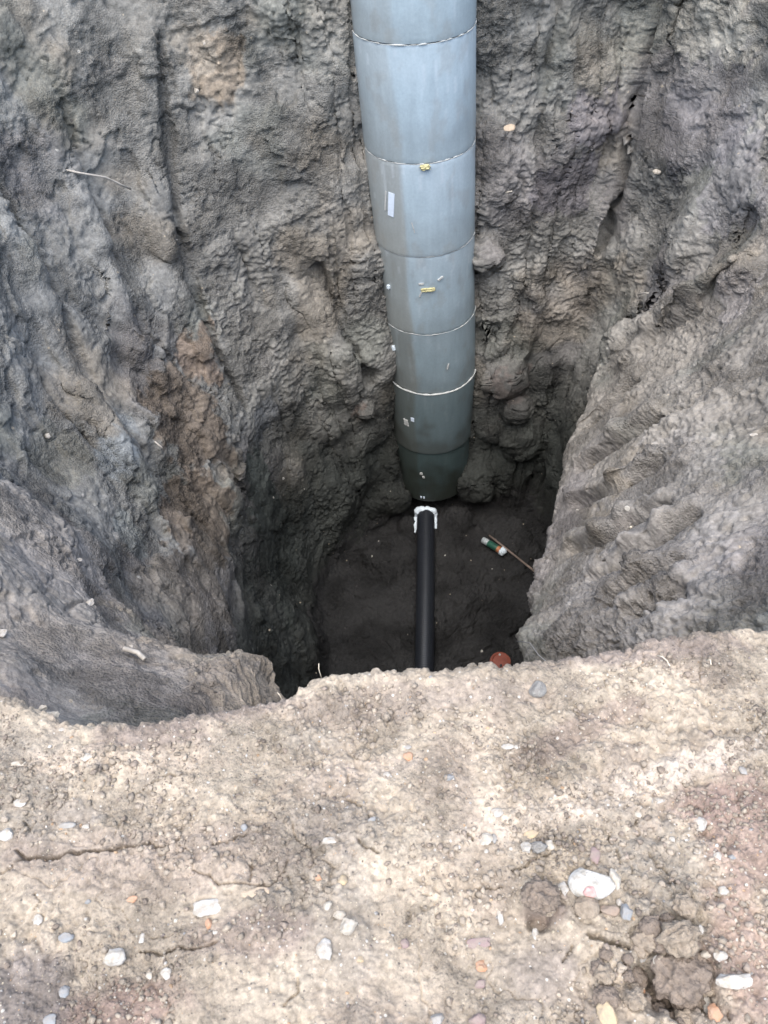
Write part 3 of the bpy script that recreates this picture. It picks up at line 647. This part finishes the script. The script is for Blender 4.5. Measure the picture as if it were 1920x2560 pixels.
for k, (zt, zb, ax, r, damp_shade) in enumerate(RINGS):
    SG, H = 128, 46; th = np.linspace(0, 2*PI, SG+1); prof = []
    for t in np.linspace(0, 1, H):
        z = zb+.004+(zt-zb-.008)*t; e = min(t, 1-t)*(zt-zb); prof.append((r-.002*max(0, 1-e/.010)**2, z))
    prof += [(r-.06, zt-.004), (r-.06, zb+.004), prof[0]]
    pr = np.array(prof); PX = pr[:, 0][:, None]*np.cos(th); PY = pr[:, 0][:, None]*np.sin(th); PZ = pr[:, 1][:, None]*np.ones(SG+1)
    Pm = np.stack([PX, PY, PZ], -1)
    q = Pm.copy(); q[..., 2] += k*7
    Pm[..., 0] += np.interp(-PZ, [-.69, -.01, .69, 1.36, 2.03, 2.63, 3.33, 3.98], [.435, .447, .466, .482, .500, .520, .518, .512])-ax+.0025*math.sin(k*5.1)
    nn = fbm(q, 3.5, 3); edge = perlin(q*np.array([30, 30, 30]))
    Pm[..., :2] *= (1+.006*nn+.004*edge*(np.abs(pr[:, 1]-zt)[:, None] < .03))[..., None]
    c = np.ones(Pm.shape, np.float32)*tone(.28, .35, .395)
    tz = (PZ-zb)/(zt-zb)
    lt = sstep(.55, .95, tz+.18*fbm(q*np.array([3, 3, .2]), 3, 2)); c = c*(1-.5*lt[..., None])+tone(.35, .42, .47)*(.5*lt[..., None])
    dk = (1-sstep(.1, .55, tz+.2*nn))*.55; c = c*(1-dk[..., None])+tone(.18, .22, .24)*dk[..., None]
    ang = np.degrees(th)[None]*np.ones_like(PZ); edge_a = 247+8*perlin(q*np.array([.1, .1, 1.2])+k)   # soil-stained strip on the left
    br = (1-sstep(edge_a-5, edge_a+1, ang))*sstep(170, 190, ang)*(.3 if k < 2 else .6); c = c*(1-br[..., None])+tone(.20, .195, .17)*br[..., None]
    run = np.abs(perlin(np.stack([PX*26, PY*26, PZ*.8+k*5], -1))) < .03; run = run*sstep(.35, .8, tz+.6*nn)*.22; c = c*(1-run[..., None])+tone(.48, .53, .58)*run[..., None]
    mud = sstep(.25, .5, fbm(q*np.array([1, 1, .6]), 9, 3, off=77)+.35*np.clip(np.abs(ang-268)/60-1, 0, 1)); mud = mud*.2; c = c*(1-mud[..., None])+tone(.19, .175, .15)*mud[..., None]
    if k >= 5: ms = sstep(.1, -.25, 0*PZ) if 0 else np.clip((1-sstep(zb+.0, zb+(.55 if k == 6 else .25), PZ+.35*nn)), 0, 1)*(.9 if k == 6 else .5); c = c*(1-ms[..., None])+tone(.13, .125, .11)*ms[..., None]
    c = c*(1-damp_shade)+c*tone(.14, .17, .155)*damp_shade  # brightness falloff down the shaft painted into lower ring colours, along with damp
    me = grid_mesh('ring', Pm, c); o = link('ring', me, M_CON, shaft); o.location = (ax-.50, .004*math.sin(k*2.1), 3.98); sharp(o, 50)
    if k:                                                   # mortar squeezed out of the joint above this ring
        pts = []; rad = []
        for i in range(161):
            a = 2*PI*i/160; rr = r+.0005+.0015*math.sin(a*9+k); n_ = float(perlin(np.array([[math.cos(a)*9, math.sin(a)*9, k*3.1]]))[0])
            pts.append((rr*math.cos(a)+SX(zt)-ax+.0025*math.sin(k*5.1), rr*math.sin(a), zt+.003*n_)); rad.append(max(.001, (.002 if k != 5 else .007)+.005*n_))
        V, F = tube(pts, rad, 6, False); o = link('mortar_joint', py_mesh('mortar_joint', V, F), M_MORTAR, shaft); o.location = (ax-.50, 0, 3.98)
def patch(name, xc, z, w, h, m, k, label=None, tilt=0., thick=.003, jag=0.):
    zt, zb, ax, r, _ = RINGS[k]; ax = SX(z)+.0025*math.sin(k*5.1); th0 = -math.acos(max(-1, min(1, (xc-ax)/r))); V, F = [], []; nx, nz = 6, 6; R0 = random.Random(int(z*1000))
    for s in (0, 1):
        for j in range(nz+1):
            for i in range(nx+1):
                u = (i/nx-.5)*w; v = (j/nz-.5)*h
                if jag and (i in (0, nx) or j in (0, nz)): u *= 1-R0.random()*jag; v *= 1-R0.random()*jag
                uu_ = u*math.cos(tilt)-v*math.sin(tilt); vv = u*math.sin(tilt)+v*math.cos(tilt); a = th0+uu_/r; rr = r+.0035+(thick*(1+.5*R0.random()*(jag > 0)) if s else -.004)
                V.append((ax-.50+rr*math.cos(a), rr*math.sin(a), z+vv+3.98))
    n = (nx+1)*(nz+1); g = lambda i, j, s: s*n+j*(nx+1)+i
    for j in range(nz):
        for i in range(nx): F.append((g(i, j, 1), g(i+1, j, 1), g(i+1, j+1, 1), g(i, j+1, 1)))
    for i in range(nx): F.append((g(i, 0, 0), g(i+1, 0, 0), g(i+1, 0, 1), g(i, 0, 1))); F.append((g(i+1, nz, 0), g(i, nz, 0), g(i, nz, 1), g(i+1, nz, 1)))
    for j in range(nz): F.append((g(0, j+1, 0), g(0, j, 0), g(0, j, 1), g(0, j+1, 1))); F.append((g(nx, j, 0), g(nx, j+1, 0), g(nx, j+1, 1), g(nx, j, 1)))
    o = link(name, py_mesh(name, V, F, False), m, shaft)
    if label: o['label'] = label
patch('sticker', .235, -.985, .048, .17, M_PAPER, 2, 'white paper sticker torn to a point', -.10)
patch('sticker', .200, -.97, .012, .14, M_MORTAR, 2, 'narrow grey scrap of sticker', -.12)
patch('foam_blob', .462, -.705, .07, .034, M_YEL, 2, 'yellow foam blob squeezed out of a joint', .05, .02, .5)
patch('foam_strip', .469, -1.625, .11, .028, M_YEL, 3, 'dull yellow foam strip with ragged edge', .04, .008, .25)
patch('foam_strip', .420, -1.575, .04, .014, M_MORTAR, 3, 'small grey smear above the yellow strip', .1, .004, .3)
patch('foam_strip', .560, -1.545, .05, .016, M_MORTAR, 3, 'small grey smear right of the yellow strip', .6, .004, .4)
patch('foam_strip', .415, -1.66, .01, .06, M_MORTAR, 3, 'thin drip of grout', -.4, .003, .1)
patch('foam_blob', .190, -1.665, .026, .03, M_FOAM, 3, 'white blob at the left edge', 0, .01, .3)
patch('foam_blob', .200, -2.235, .028, .05, M_FOAM, 4, 'white foam blob beside the soil at the left edge', .3, .012, .3)
patch('foam_blob', .198, -2.30, .012, .06, M_FOAM, 4, 'thin white foam drip', -.1, .006, .2)
patch('sticker', .266, -2.995, .055, .075, M_MORTAR, 5, 'grey torn sticker', .1, .003, .35)
patch('sticker', .320, -2.935, .030, .040, M_PAPER, 5, 'small bright white sticker', 0)
patch('sticker', .378, -3.600, .032, .03, M_MORTAR, 6, 'small pale scrap', 0, .003, .4)
patch('sticker', .398, -3.640, .026, .03, M_MORTAR, 6, 'small pale scrap', .3, .003, .4)
patch('sticker', .372, -3.925, .015, .025, M_PAPER, 6, 'tiny white scrap near the foot', 0)
patch('sticker', .398, -3.925, .015, .025, M_PAPER, 6, 'tiny white scrap near the foot', 0)
patch('foam_strip', .62, -2.36, .012, .06, M_CON if False else M_MORTAR, 4, 'pale chalk scratch', -.2, .002, .2)
patch('foam_strip', .375, -1.13, .006, .08, M_MORTAR, 2, 'pale scratch', .25, .002, .1)

# ------------------------------------------------------------------ black drain pipe with a white foam collar
pz = FZ+.085
A_, B_ = Vector((.410, 5.03, pz)), Vector((.085, 2.05, pz-.05))
pipe = bpy.data.objects.new('drain_pipe', None); C.objects.link(pipe); pipe.location = A_
tag(pipe, 'long straight black plastic drain pipe running from the shaft foot towards the near rim', 'pipe')
pts, rad = [], []
NP = 560
for i in range(NP+1):
    t = i/NP; p = (B_-A_)*t; p = p+Vector((.004*math.sin(t*5), 0, .006*math.sin(t*7))); pts.append(p); rad.append(.084+(.0010 if i % 4 < 2 else 0))
V, F = tube(pts, rad, 40); link('pipe_body', py_mesh('pipe_body', V, F), M_BLACK, pipe)
# collar: ragged arch of foam round the pipe with two tails along its sides
R1 = random.Random(5); dirp = (B_-A_).normalized(); side = dirp.cross(Vector((0, 0, 1))).normalized()
cp, cr_ = [], []
for i in range(7): t = i/6; cp.append(dirp*(.17-.15*t)+side*(-.105)*1+Vector((0, 0, -.055+.03*t+R1.uniform(-.008, .008)))); cr_.append(.016+.012*t+R1.uniform(-.004, .005))
for i in range(15): a = PI*(i/14); cp.append(side*(-.098*math.cos(a))+Vector((0, 0, min(.075, .11*math.sin(a))-.005))+dirp*(.02+R1.uniform(-.006, .006))); cr_.append(.028+R1.uniform(-.006, .006))
for i in range(8): t = i/7; cp.append(dirp*(.03+.18*t)+side*(.112+R1.uniform(-.006, .006))+Vector((0, 0, -.03-.03*t))); cr_.append(.026-.009*t+R1.uniform(-.005, .005))
def lumpy(pts, rad, sub=5, seg=14, amp=.28, sc=45):
    pp, rr = [], []
    for i in range(len(pts)-1):
        for s in range(sub): t = s/sub; pp.append(pts[i].lerp(pts[i+1], t)); rr.append(rad[i]*(1-t)+rad[i+1]*t)
    pp.append(pts[-1]); rr.append(rad[-1]); V, F = tube(pp, rr, seg); V = np.array([tuple(v) for v in V]); cpt = np.repeat(np.array([tuple(p) for p in pp]), seg, 0)
    n_ = fbm(V, sc, 2); V = cpt+(V-cpt)*(1+amp*n_)[:, None]; return V, F
cp = [Vector((p.x*.90, p.y, p.z*.95)) for p in cp]; cr_ = [q*(.72 if i < 7 or i > 21 else 1.0) for i, q in enumerate(cr_)]
V, F = lumpy(cp, cr_); o = link('foam_collar', py_mesh('foam_collar', V, F), M_FOAM, pipe); o['label'] = 'ragged white foam collar where the pipe enters the shaft'

# ------------------------------------------------------------------ foam can, bar, orange pipe end, wire
can = bpy.data.objects.new('foam_can', None); C.objects.link(can); can.location = (1.0, 4.545, FZ+.075)
tag(can, 'spray can with white cap, green body and orange band on the pit floor', 'spray can')
can.rotation_euler = (0, math.radians(90), math.atan2(4.458-4.629, 1.085-.917))
def clath(name, prof, m, lab=None):
    V, F = lathe(prof, 32); o = sharp(link(name, py_mesh(name, V, F), m, can)); 
    if lab: o['label'] = lab
clath('can_body', [(.0, -.055), (.030, -.055), (.0325, -.05), (.0325, .055), (.0, .055)], noisy('green_label', (.018, .07, .048), .4, 25, .3, .05), 'dark green body')
clath('label_band', [(.0, .052), (.0330, .0525), (.0330, .085), (.0, .0855)], noisy('orange_label', (.28, .11, .05), .4, 25, .2, .05), 'orange band')
clath('cap', [(.0, -.125), (.022, -.125), (.030, -.120), (.031, -.055), (.0, -.0545)], noisy('cap_plastic', (.30, .33, .34), .5, 60, .55, .1), 'white cap smudged with grey')
V, F = lumpy([Vector((.0, .0, .080)), Vector((.006, .0, .10)), Vector((-.004, .006, .118)), Vector((.004, -.012, .13))], [.030, .040, .034, .014], 6, 16, .35, 38)
link('foam_residue', py_mesh('foam_residue', V, F), M_FOAM, can)['label'] = 'lump of white foam on the nozzle end'
M_WOOD = noisy('weathered_wood', (.15, .115, .095), .8, 12, .35, .3)
V, F = tube([Vector((.985, 4.68, FZ+.07)), Vector((1.1, 4.505, FZ+.09)), Vector((1.3, 4.20, FZ+.12)), Vector((1.62, 3.72, FZ+.16))], [.009, .010, .010, .011], 12)
tag(link('wooden_stick', py_mesh('wooden_stick', V, F), M_WOOD), 'straight brown stick on the pit floor between the spray can and the right bank', 'stick')
M_RED = noisy('orange_brown_plastic', (.17, .048, .03), .45, 18, .25, .08)
red = bpy.data.objects.new('pipe_stub', None); C.objects.link(red); red.location = (.846, 3.235, FZ-.05)
tag(red, 'upright orange brown plastic pipe end with closed cap near the rim on the pit floor', 'pipe')
V, F = lathe([(.078, 0), (.078, .24), (.0, .24)], 40); sharp(link('pipe_body', py_mesh('pipe_body', V, F), M_RED, red))
V, F = lathe([(.079, .17), (.088, .175), (.088, .245), (.083, .262), (.070, .264), (.060, .256), (.0, .258)], 48); sharp(link('cap', py_mesh('cap', V, F), M_RED, red))
V, F = lathe([(.0, .252), (.010, .254), (.010, .268), (.0, .269)], 16); o = link('plug', py_mesh('plug', V, F), M_BLACK, red); o.location = (-.004, -.045, 0)
V, F = lathe([(.0, .25), (.009, .252), (.009, .266), (.0, .267)], 12); o = link('stamp_mark', py_mesh('stamp_mark', V, F), M_MORTAR, red); o.location = (.004, .058, 0)
M_WIRE = noisy('dull_wire', (.25, .24, .23), .6, 30, .2, .1)
V, F = tube([Vector(p) for p in ((.545, 1.83, -1.42), (.578, 1.75, -1.31), (.572, 1.6, -1.16), (.60, 1.4, -.97), (.64, 1.25, -.9))], .0022, 8)
tag(link('thin_wire', py_mesh('thin_wire', V, F), M_WIRE), 'thin grey wire sticking out over the foot of the right bank just behind the rim', 'wire')

# ------------------------------------------------------------------ stones, chips and clods on the near ground
import bmesh
def ico(n):
    b = bmesh.new(); bmesh.ops.create_icosphere(b, subdivisions=n, radius=1); v = np.array([tuple(x.co) for x in b.verts]); f = [tuple(x.index for x in y.verts) for y in b.faces]; b.free(); return v, f
ICO = {n: ico(n) for n in (1, 3, 4, 5)}
COLS_ = dict(white=((.37, .355, .33), (.25, .225, .19)), pale=((.38, .35, .305), (.26, .235, .195)), grey=((.27, .265, .255), (.19, .18, .17)), blue=((.20, .212, .222), (.16, .165, .175)), orange=((.36, .20, .12), (.34, .21, .14)),
             peach=((.37, .295, .22), (.29, .235, .175)), ochre=((.38, .30, .19), (.29, .23, .165)), mauve=((.21, .155, .15), (.18, .14, .13)), tan=((.235, .18, .14), (.15, .115, .095)))
M_ST = {k: noisy(k+'_stone', a, .92, 55, 0, .5, .003, .12, [.55*p+.45*q for p, q in zip(b, (.26, .225, .18))]) for k, (a, b) in COLS_.items()}
M_CLOD = {'tan': noisy('dark_clod_soil', (.20, .162, .13), .95, 60, 0, .8, .006, .1, (.12, .098, .082)), 'peach': noisy('pale_clod_soil', (.27, .225, .175), .95, 60, 0, .8, .006, .1, (.17, .14, .11)), 'grey': noisy('grey_clod_soil', (.23, .225, .21), .95, 60, 0, .8, .006, .1, (.15, .14, .13))}
def rock(rng, w, d, h, shape):
    lv = 5 if shape in ('clod', 'lump') and w > .05 else 4 if w > .02 else 3
    v, f = ICO[lv]; v = v.copy(); o = rng.uniform(-50, 50, 3)
    if shape in ('ang', 'slab', 'flat', 'lump', 'flush'):
        for _ in range({'ang': 9, 'slab': 6, 'flat': 6, 'lump': 5, 'flush': 3}[shape]):
            n_ = rng.normal(size=3); n_ /= np.linalg.norm(n_); c = rng.uniform(.55, .85); dd = v@n_; m = dd > c; v[m] -= np.outer(dd[m]-c, n_)
    if shape == 'round':
        for _ in range(10):
            n_ = rng.normal(size=3); n_ /= np.linalg.norm(n_); c = rng.uniform(.58, .88); dd = v@n_; m = dd > c; v[m] -= np.outer((dd[m]-c)*.85, n_)
    if shape == 'slab': v = np.sign(v)*np.abs(v)**.6
    if shape in ('clod', 'lump'):
        a_ = 1 if shape == 'clod' else .45
        n_ = fbm(v, 1.5, 2, off=o[0])*.30+a_*(.15*fbm(v, 3.1, 4, gain=.6, off=o[1]))
        if shape == 'lump': n_ = n_+.07*fbm(v, 5, 4, gain=.65, off=o[2])-.30*(worley(v.astype(np.float32)+5, 1.9, 6)[1]-.5)
        if shape == 'clod':
            f_, vl = worley(v.astype(np.float32)+o[2]*.01, 2.6, 3); n_ = n_+.16*(vl-.5)+.10*(1-f_); v *= (1+n_)[:, None]
    else: v *= (1+.16*fbm(v, 1.4, 2, off=o[0])+.05*fbm(v, 6, 2, off=o[1]))[:, None]
    return v*np.array([w/2, d/2, h/2]), f
HF = dict(round=.72, ang=.7, slab=.32, flat=.42, flush=.16, lump=.75, clod=.9)
for i, (x, y, w_, d_, sh, cc, nm, lb) in enumerate(STONES):
    rng = np.random.default_rng(100+i); h = min(w_, d_*1.3)*HF[sh]; h = max(h, .004)
    v, f = rock(rng, w_*1.04, d_*1.04, h, sh); gz_ = ground_z(x, y)
    me = py_mesh(nm, v, f, sh not in ('ang',) ); o = link(nm, me, (M_CLOD.get(cc, M_CLOD['tan']) if sh in ('clod', 'lump') and nm == 'soil_clod' else M_ST[cc]))
    if sh == 'ang': sharp(o, 28)
    sink = dict(round=.34, ang=.32, slab=.36, flat=.26, flush=.38, lump=.24, clod=.14)[sh]
    o.location = (x, y, gz_+h*(.5-sink)); o.rotation_euler = (rng.uniform(-.12, .12), rng.uniform(-.12, .12), 0)
    cat = {'stone_chip': 'stone chip', 'brick_chip': 'brick chip', 'clay_flake': 'clay flake', 'soil_clod': 'soil clod'}.get(nm, nm)
    tag(o, lb, cat)
    if sh == 'lump' and cc == 'white': me.materials[0] = noisy('white_limestone', (.46, .45, .425), .9, 45, 0, .7, .005, .15, (.27, .25, .215))
    if lb.startswith('large bright white'):
        v2_, f2_ = rock(rng, w_*.30, d_*.36, h*.5, 'round'); p_ = link('pink_patch', py_mesh('pink_patch', v2_, f2_), noisy('pink_stone', (.50, .30, .28), .9, 60, .3, .3), o); p_.location = (-.012, -d_*.34, h*.26)

rc = random.Random(12)
for i in range(46):
    x, y = .405+rc.gauss(0, .065), .27+rc.gauss(0, .05); rng = np.random.default_rng(900+i); w_ = .012+.034*rc.random()**1.7
    v, f = rock(rng, w_, w_*.9, w_*.8, 'clod'); o = link('soil_clod', py_mesh('soil_clod', v, f), M_CLOD[rc.choice(['tan', 'tan', 'peach'])]); o.location = (x, y, ground_z(x, y)+w_*.25)
    tag(o, 'small loose soil clod packed around the large dark clod in the crevice', 'soil clod', 'small clods around the crevice')

# ------------------------------------------------------------------ bits caught in the pit walls
def bit(name, pts, r, m, label, cat):
    V, F = tube([Vector(p) for p in pts], r, 8); return tag(link(name, py_mesh(name, V, F), m), label, cat)
M_ROOT = noisy('pale_root', (.40, .37, .33), .85, 40, .3, .3)
M_STRAW = noisy('dry_straw', (.56, .50, .40), .8, 40, .25, .2)
BITS = [
 ('root', [(-1.69, 4.60, -.35), (-1.60, 4.60, -.38), (-1.50, 4.72, -.47), (-1.44, 4.78, -.55), (-1.41, 4.84, -.61)], .006, 'long thin pale root lying across the upper left pit wall', 'root'),
 ('root', [(-1.355, 4.77, -.92), (-1.28, 4.79, -.935), (-1.205, 4.83, -.97)], .005, 'short straight horizontal pale root lower on the left pit wall', 'root'),
 ('root', [(-1.395, 3.64, -1.66), (-1.36, 3.62, -1.69), (-1.355, 3.62, -1.71)], .005, 'tiny pale root stub on the brown clay of the left wall', 'root'),
 ('root', [(1.955, 4.73, -1.64), (1.97, 4.66, -1.58), (1.965, 4.58, -1.53)], .005, 'short bent pale root at the foot of the back right corner', 'root'),
 ('wood_splinter', [(-.985, 1.555, -.78), (-.93, 1.53, -.775), (-.90, 1.50, -.775)], .009, 'pale wood splinter lying on the near left ledge inside the pit', 'wood splinter'),
 ('straw', [(-.18, .925, .0), (-.183, .93, .02), (-.181, .935, .035)], .0009, 'upright pale straw on the rim crest left of the black pipe', 'straw'),
 ('straw', [(-.28, .90, -.005), (-.285, .91, .01), (-.29, .915, .018)], .0009, 'short straw leaning on the rim in the notch left of the upright one', 'straw'),
 ('straw', [(-.47, .825, .0), (-.462, .835, .012), (-.455, .845, .02)], .0012, 'short white straw at the left part of the rim by a dark crumb', 'straw'),
 ('straw', [(.60, .895, .004), (.606, .885, .012), (.612, .872, .014), (.615, .858, .012)], .0012, 'curved pale straw on the ground at the right near the bank', 'straw'),
 ('straw', [(.70, .865, .004), (.705, .86, .014), (.704, .85, .012)], .0012, 'tiny curled straw right of the curved pale straw', 'straw'),
 ('dry_stem', [(1.165, 2.32, -1.29), (1.16, 2.30, -1.26)], .006, 'tiny white stem standing on the grooved right bank', 'dry stem'),
]
FLECKS = [
 (-1.335,2.15,-.97,.030,.016,'white','white chip on the edge of the left bank where it meets the clay wall'),
 (-1.225,1.885,-.925,.050,.018,'white','wide white chip further down the edge of the left bank'),
 (-1.325,1.515,-.56,.040,.02,'white','white chip at the far left of the near left ledge'),
 (-.985,1.60,-.84,.022,.018,'white','small white chip in a dark dent of the near left ledge'),
 (-1.79,3.225,-1.18,.035,.03,'white','white chip on the left wall beside the smooth greenish patch'),
 (-.833,5.27,.035,.030,.03,'pale','small pale chip near the top of the back wall left of the shaft'),
 (-.93,5.2,-.2,.030,.03,'pale','small pale chip on the back wall below and left of the ochre clay'),
 (1.70,2.465,-.885,.05,.025,'white','long white chip high on the right bank near the right picture edge'),
 (2.04,5.06,-.905,.06,.04,'pale','pale stone sticking out of the upper right wall'),
 (1.065,5.255,-1.05,.07,.03,'pale','flat pale stone in the back wall just right of the shaft'),
 (1.05,5.27,-.62,.09,.05,'peach','peach stone in the back wall right of the second shaft ring'),
]


for nm, pts, r, lab, cat in BITS: bit(nm, [(p[0], p[1], p[2]+(ground_z(p[0], p[1]) if p[1] < .93 else 0)) for p in pts], r, M_ROOT if nm in ('root', 'wood_splinter') else M_STRAW, lab, cat)
for i, (x, y, z, w_, h_, cc, lb) in enumerate(FLECKS):
    rng = np.random.default_rng(500+i); v, f = rock(rng, w_, w_*.8, h_, 'ang'); o = sharp(link('stone_chip', py_mesh('stone_chip', v, f), M_ST[cc]), 28); o.location = (x, y, z); tag(o, lb, 'stone chip')

# ------------------------------------------------------------------ uncountable grit and crumbs over the near ground
def scatter(name, n, smin, smax, cols, seed, label, flatf=.7, cl=None):
    rng = np.random.default_rng(seed); v0, f0 = ICO[1]; f0 = np.array(f0); V, Fc, Cc = [], [], []
    x = rng.uniform(-1.05, 1.05, n*3); y = rng.uniform(.08, .90, n*3)
    den = fbm(np.stack([x, y, x*0+seed], -1), 5, 3)+rng.uniform(-.5, .5, n*3)+.35*np.clip(x, -.2, 1)*(y < .75); k = np.argsort(-den)[:n]; x, y = x[k], y[k]
    rb = np.interp(x, RIMX, RIMY)-.035; m = y < rb; x, y = x[m], y[m]
    gx2, gy2, gz2 = G[nb:nb+560, 85:995, 0], G[nb:nb+560, 85:995, 1], G[nb:nb+560, 85:995, 2]
    ci = np.clip(((x+1.05)/2.1*899).astype(int), 0, 909); rbb = np.interp(x, RIMX, RIMY)-.03
    ri = np.clip(((y+.1)/(rbb+.1)*559).astype(int), 0, 559); z = gz2[ri, ci]; x = gx2[ri, ci]; y = gy2[ri, ci]
    s = smin*(smax/smin)**(rng.random(len(x))**2.2)
    pal = np.array(cols, np.float32)
    for i in range(len(x)):
        q = v0*(1+rng.uniform(-.5, .5, (12 if len(v0) == 12 else len(v0), 1)))*s[i]*np.array([rng.uniform(.7, 1.2), rng.uniform(.7, 1.1), flatf])
        V.append(q+np.array([x[i], y[i], z[i]+s[i]*.25])); Fc.append(f0+i*len(v0)); Cc.append(np.repeat((pal[rng.integers(len(pal))]*rng.uniform(.8, 1.15))[None], len(v0), 0))
    V = np.concatenate(V).astype(np.float32); Fc = np.concatenate(Fc).astype(np.int32); me = bpy.data.meshes.new(name)
    me.vertices.add(len(V)); me.vertices.foreach_set('co', V.ravel()); me.loops.add(Fc.size); me.loops.foreach_set('vertex_index', Fc.ravel())
    me.polygons.add(len(Fc)); me.polygons.foreach_set('loop_start', np.arange(len(Fc), dtype=np.int32)*3); me.update(calc_edges=True); me.validate()
    a = me.color_attributes.new('soil', 'FLOAT_COLOR', 'POINT'); c4 = np.ones((len(V), 4), np.float32); c4[:, :3] = np.concatenate(Cc); a.data.foreach_set('color', c4.ravel())
    o = link(name, me, M_GND); tag(o, label, name.replace('_', ' '), kind='stuff')
scatter('gravel', 3000, .0010, .0042, [(.48, .46, .43), (.42, .39, .33), (.34, .30, .25), (.25, .24, .23), (.36, .25, .16), (.38, .33, .25), (.2, .17, .155)], 3, 'fine mixed grit and tiny pebbles strewn over the dry ground')
scatter('soil_crumbs', 11000, .0015, .0085, [(.25, .212, .17), (.27, .23, .185), (.22, .182, .15), (.30, .255, .205)], 4, 'loose crumbs of dry brown soil lying over the ground', .75)
